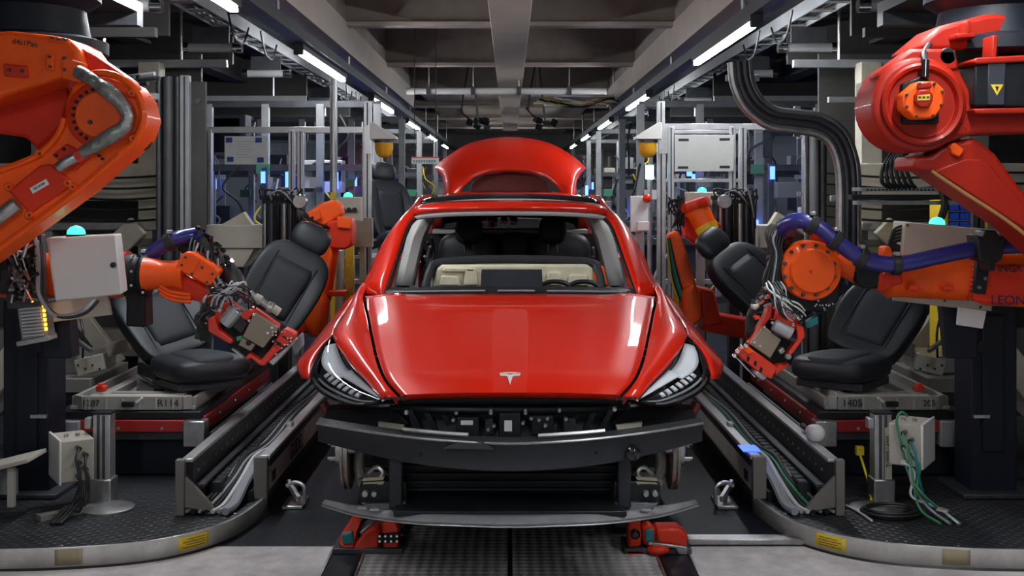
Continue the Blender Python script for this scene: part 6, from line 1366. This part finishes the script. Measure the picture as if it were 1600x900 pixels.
for k in range(6): MB().tube([P(1470, 296 + 2 * k, D - .02), P(1474 + k, 320, D - .04), P(1466 + k, 345, D - .02), P(1460 + k, 360, D)], .014, 8).build('drop_cable', RUBBER, pt)
bn_ = 0
for j in range(3):
    for i in range(3):
        D = 8.3; x, y = 1484 + i * 17, 318 + j * 14
        b = MB(); b.prism([P(x, y + 11, D), P(x + 15, y + 11, D), P(x + 15, y, D), P(x, y + 1, D)], (0, .22, 0))
        tag(b.build('parts_bin', mat('bin_blue', (.02, .10, .75), .4, var=.15), bev=.004), f'blue parts bin, {["top", "middle", "bottom"][j]} row {["left", "centre", "right"][i]}, behind the right cabinet', 'bin', 'blue parts bins')
sh = thing('bin_rack', 'steel rack holding the blue parts bins on the right', 'rack', (wx(1505, 8.3), 8.4, 0))
for j in range(3): MB().bx(wx(1480, 8.3), wx(1540, 8.3), 8.3, 8.6, wz(331 + j * 14, 8.3), wz(329.6 + j * 14, 8.3)).build('rack_shelf', STEEL, sh)
for px in (1479, 1540): MB().bx(wx(px, 8.3) - .012, wx(px, 8.3) + .012, 8.3, 8.6, 0, wz(312, 8.3)).build('rack_side', YELLOW, sh)
# ---- seats waiting far behind the fence
seat(seatM(P(612, 372, 10.6), (-.1, .2, 1), (.6, -.7, 0)), 'dark seat waiting beyond the left fence corner, half hidden by the roof pillar', .9)
ss = thing('seat_stand', 'grey block under the waiting seat beyond the left fence', 'stand', (wx(612, 10.6), 10.5, 0)); MB().bx(wx(612, 10.6) - .2, wx(612, 10.6) + .25, 10.1, 10.7, 0, .97).build('stand_block', GREYP, ss, bev=.01)
# ------------------------------------------------------------------ stations along the line behind
def station(s, i, D, X0, word, side):
    t = thing('line_station', f'{word} lit work station behind the fence on the {side}', 'work station', (s * (X0 + .6), D, 0))
    r2 = random.Random(i * 17 + (5 if s > 0 else 0))
    for q in range(4):
        x = s * (X0 + q * .55 + r2.uniform(-.05, .05)); zpost(x, D, 0, 2.35, .07, t, 'post', GREYP, False)
    for z in (.5, 1.05, 1.75, 2.35): MB().bx(min(s * X0, s * (X0 + 1.7)), max(s * X0, s * (X0 + 1.7)), D - .03, D + .03, z - .03, z + .03).build('cross_rail', DSTEEL, t)
    for q in range(7):
        x = s * (X0 + r2.uniform(.1, 1.6)); z = r2.uniform(.5, 2.1); w_, h = r2.uniform(.12, .4), r2.uniform(.12, .4)
        MB().bx(x - w_ / 2, x + w_ / 2, D + .05, D + .3, z - h / 2, z + h / 2).build('module', [DGREY, GREYP, BEIGE, NAVY, WHITE, CHAR, DSTEEL][q % 7], t, bev=.008)
    for q in range(2):
        x = s * (X0 + r2.uniform(.0, 1.6)); z = r2.uniform(.9, 1.7)
        MB().bx(x - .022, x + .022, D - .12, D - .06, z, z + r2.uniform(.12, .2)).build('blue_light', BLUEL, t, bev=.006)
    for q in range(8):
        x = s * (X0 + r2.uniform(0, 1.6)); z = r2.uniform(.7, 2.3)
        MB().tube([(x, D - .05, z), (x + r2.uniform(-.15, .15), D - .12, z - .2), (x + r2.uniform(-.2, .2), D - .1, z - .35), (x + r2.uniform(-.1, .1), D - .04, z - .6)], .012, 6).build('cable', [RUBBER, GREYW, RUBBER, mat('yellow_wire', (.6, .45, .03))][q % 4], t)
    for q in range(3):
        x = s * (X0 + .1 + q * .5)
        MB().bx(x - .06, x + .06, D - .1, D - .07, 1.45 + .12 * q, 1.54 + .12 * q).build('sign_plate', [PAPER, GREYP, mat('sign_green', (.04, .20, .12), .5), DSTEEL, BEIGE][(q + i) % 5], t)
W_ = ['nearest', 'second', 'third', 'fourth', 'fifth', 'farthest']
for i, D in enumerate((11.2, 13.6, 16.5, 20, 24, 29)):
    station(-1, i, D, 1.22 + .02 * i, W_[i], 'left'); station(1, i, D, 1.22 + .02 * i, W_[i], 'right')
    if i < 3: station(-1, i + 6, D + .8, 3.1, W_[i] + ' outer', 'left'); station(1, i + 6, D + .8, 3.1, W_[i] + ' outer', 'right')
sg = thing('station_sign', 'white hanging sign board with a red top edge left of the boot lid', 'sign', (wx(664, 13), 13, wz(256, 13)))
MB().bx(wx(643, 13), wx(686, 13), 12.98, 13.0, wz(256, 13), wz(247, 13)).build('board', PAPER, sg); MB().bx(wx(643, 13), wx(686, 13), 12.98, 13.0, wz(247, 13), wz(245, 13)).build('red_edge', TOOLRED, sg)
for k in range(9): MB().bx(wx(646 + k * 4, 13), wx(648.5 + k * 4, 13), 12.975, 12.98, wz(254, 13), wz(250, 13)).build('sign_mark', [GREYP, GREENW][k > 5], sg)
for k in (648, 681): MB().cyl((wx(k, 13), 12.99, wz(245, 13)), (wx(k, 13), 12.99, 3.665), .005, n=6).build('sign_wire', DSTEEL, sg)
cy = thing('tower_light', 'glowing cyan-white signal tower beside the right fence post', 'signal light', (wx(1017, 9.9), 9.9, wz(282, 9.9)))
MB().cyl((wx(1015, 9.9), 9.9, wz(280, 9.9)), (wx(1015, 9.9), 9.9, wz(258, 9.9)), .035, n=16).build('lit_segment', CYANL, cy)
MB().cyl((wx(1015, 9.9), 9.9, 0), (wx(1015, 9.9), 9.9, wz(280, 9.9)), .02, n=10).build('light_pole', ALU, cy)
tp_ = thing('blue_tube_light', 'blue glowing tube behind the left fence pane', 'lamp', (wx(410, 10.4), 10.4, wz(290, 10.4)))
MB().cyl(P(411, 286, 10.4), P(411, 268, 10.4), .02, n=12).build('blue_tube', BLUEL, tp_); MB().bx(wx(407, 10.4), wx(415, 10.4), 10.44, 10.5, 0, wz(262, 10.4)).build('lamp_post', DSTEEL, tp_)
tp_ = thing('blue_tube_light', 'blue glowing tube behind the right fence pane', 'lamp', (wx(1207, 10.4), 10.4, wz(290, 10.4)))
MB().cyl(P(1207, 280, 10.4), P(1207, 260, 10.4), .022, n=12).build('blue_tube', BLUEL, tp_); MB().bx(wx(1203, 10.4), wx(1211, 10.4), 10.44, 10.5, 0, wz(255, 10.4)).build('lamp_post', DSTEEL, tp_)

# ---- pipes and hanging tools below the middle of the ceiling
wpipe = thing('ceiling_pipe', 'white pipe crossing under the ceiling beams ahead of the boot lid', 'pipe', (0, 16, 2.86))
MB().cyl((-1.40, 16, 2.87), (1.30, 16, 2.87), .045, n=14).build('pipe', mat('white_pipe', (.55, .53, .52), .45), wpipe)
for x in (-1.1, -.5, .12, .8): MB().bx(x - .03, x + .03, 15.94, 16.06, 2.82, 2.93).build('pipe_clamp', DSTEEL, wpipe); MB().cyl((x, 16, 2.93), (x, 16, 3.67), .008, n=6).build('pipe_hanger', STEEL, wpipe)
for j, (px, py, D) in enumerate(((748, 196, 18.0), (852, 194, 18.0))):
    t = thing('hanging_tool', f'dark tool cluster hanging from the ceiling {["left", "right"][j]} of the centre beam', 'tool', (wx(px, D), D, wz(py + 12, D)))
    for k in range(7): MB().box((wx(px, D) + rnd.uniform(-.16, .16), D + rnd.uniform(-.05, .05), wz(py, D) + rnd.uniform(-.08, .1)), (.10, .06, .07), (rnd.random(), rnd.random(), 0)).build('tool_block', BLACKP, t, bev=.006)
    MB().bar((wx(px, D), D, wz(py, D)), (wx(px - 12, D), D, 3.66), .03, .05).build('tool_arm', DSTEEL, t)
    for k in range(4): MB().tube([(wx(px, D), D, wz(py, D)), (wx(px - 20 - 3 * k, D), D, wz(py - 14 - 3 * k, D)), (wx(px - 26, D), D, wz(py - 34, D)), (wx(px - 12, D), D, 3.64)], .010, 6).build('coil_hose', RUBBER, t)
bd = thing('ceiling_wiring', 'bundle of brown and pale wires lying under the ceiling right of the centre beam', 'wires', (wx(910, 18), 18, wz(165, 18)))
for k in range(14): MB().tube([(wx(830 + 4 * k, 18), 17.9, wz(165 - k % 5 * 3, 18)), (wx(880 + 3 * k, 18), 18, wz(158 + k % 4 * 3, 18)), (wx(930 + 2 * k, 18), 18, wz(162 - k % 3 * 4, 18)), (wx(968, 18), 18.1, wz(150 + k, 18))], .018, 6).build('wire', [CARD, WHITEW, mat('straw_wire', (.4, .33, .12), .6), RUBBER][k % 4], bd)
MB().bx(wx(826, 18), wx(975, 18), 18.1, 18.2, wz(150, 18), wz(147, 18)).build('wire_rail', ALU, bd)
for px in (840, 960): MB().cyl((wx(px, 18), 18.15, wz(147, 18)), (wx(px, 18), 18.15, 3.67), .01, n=6).build('rail_hanger', STEEL, bd)
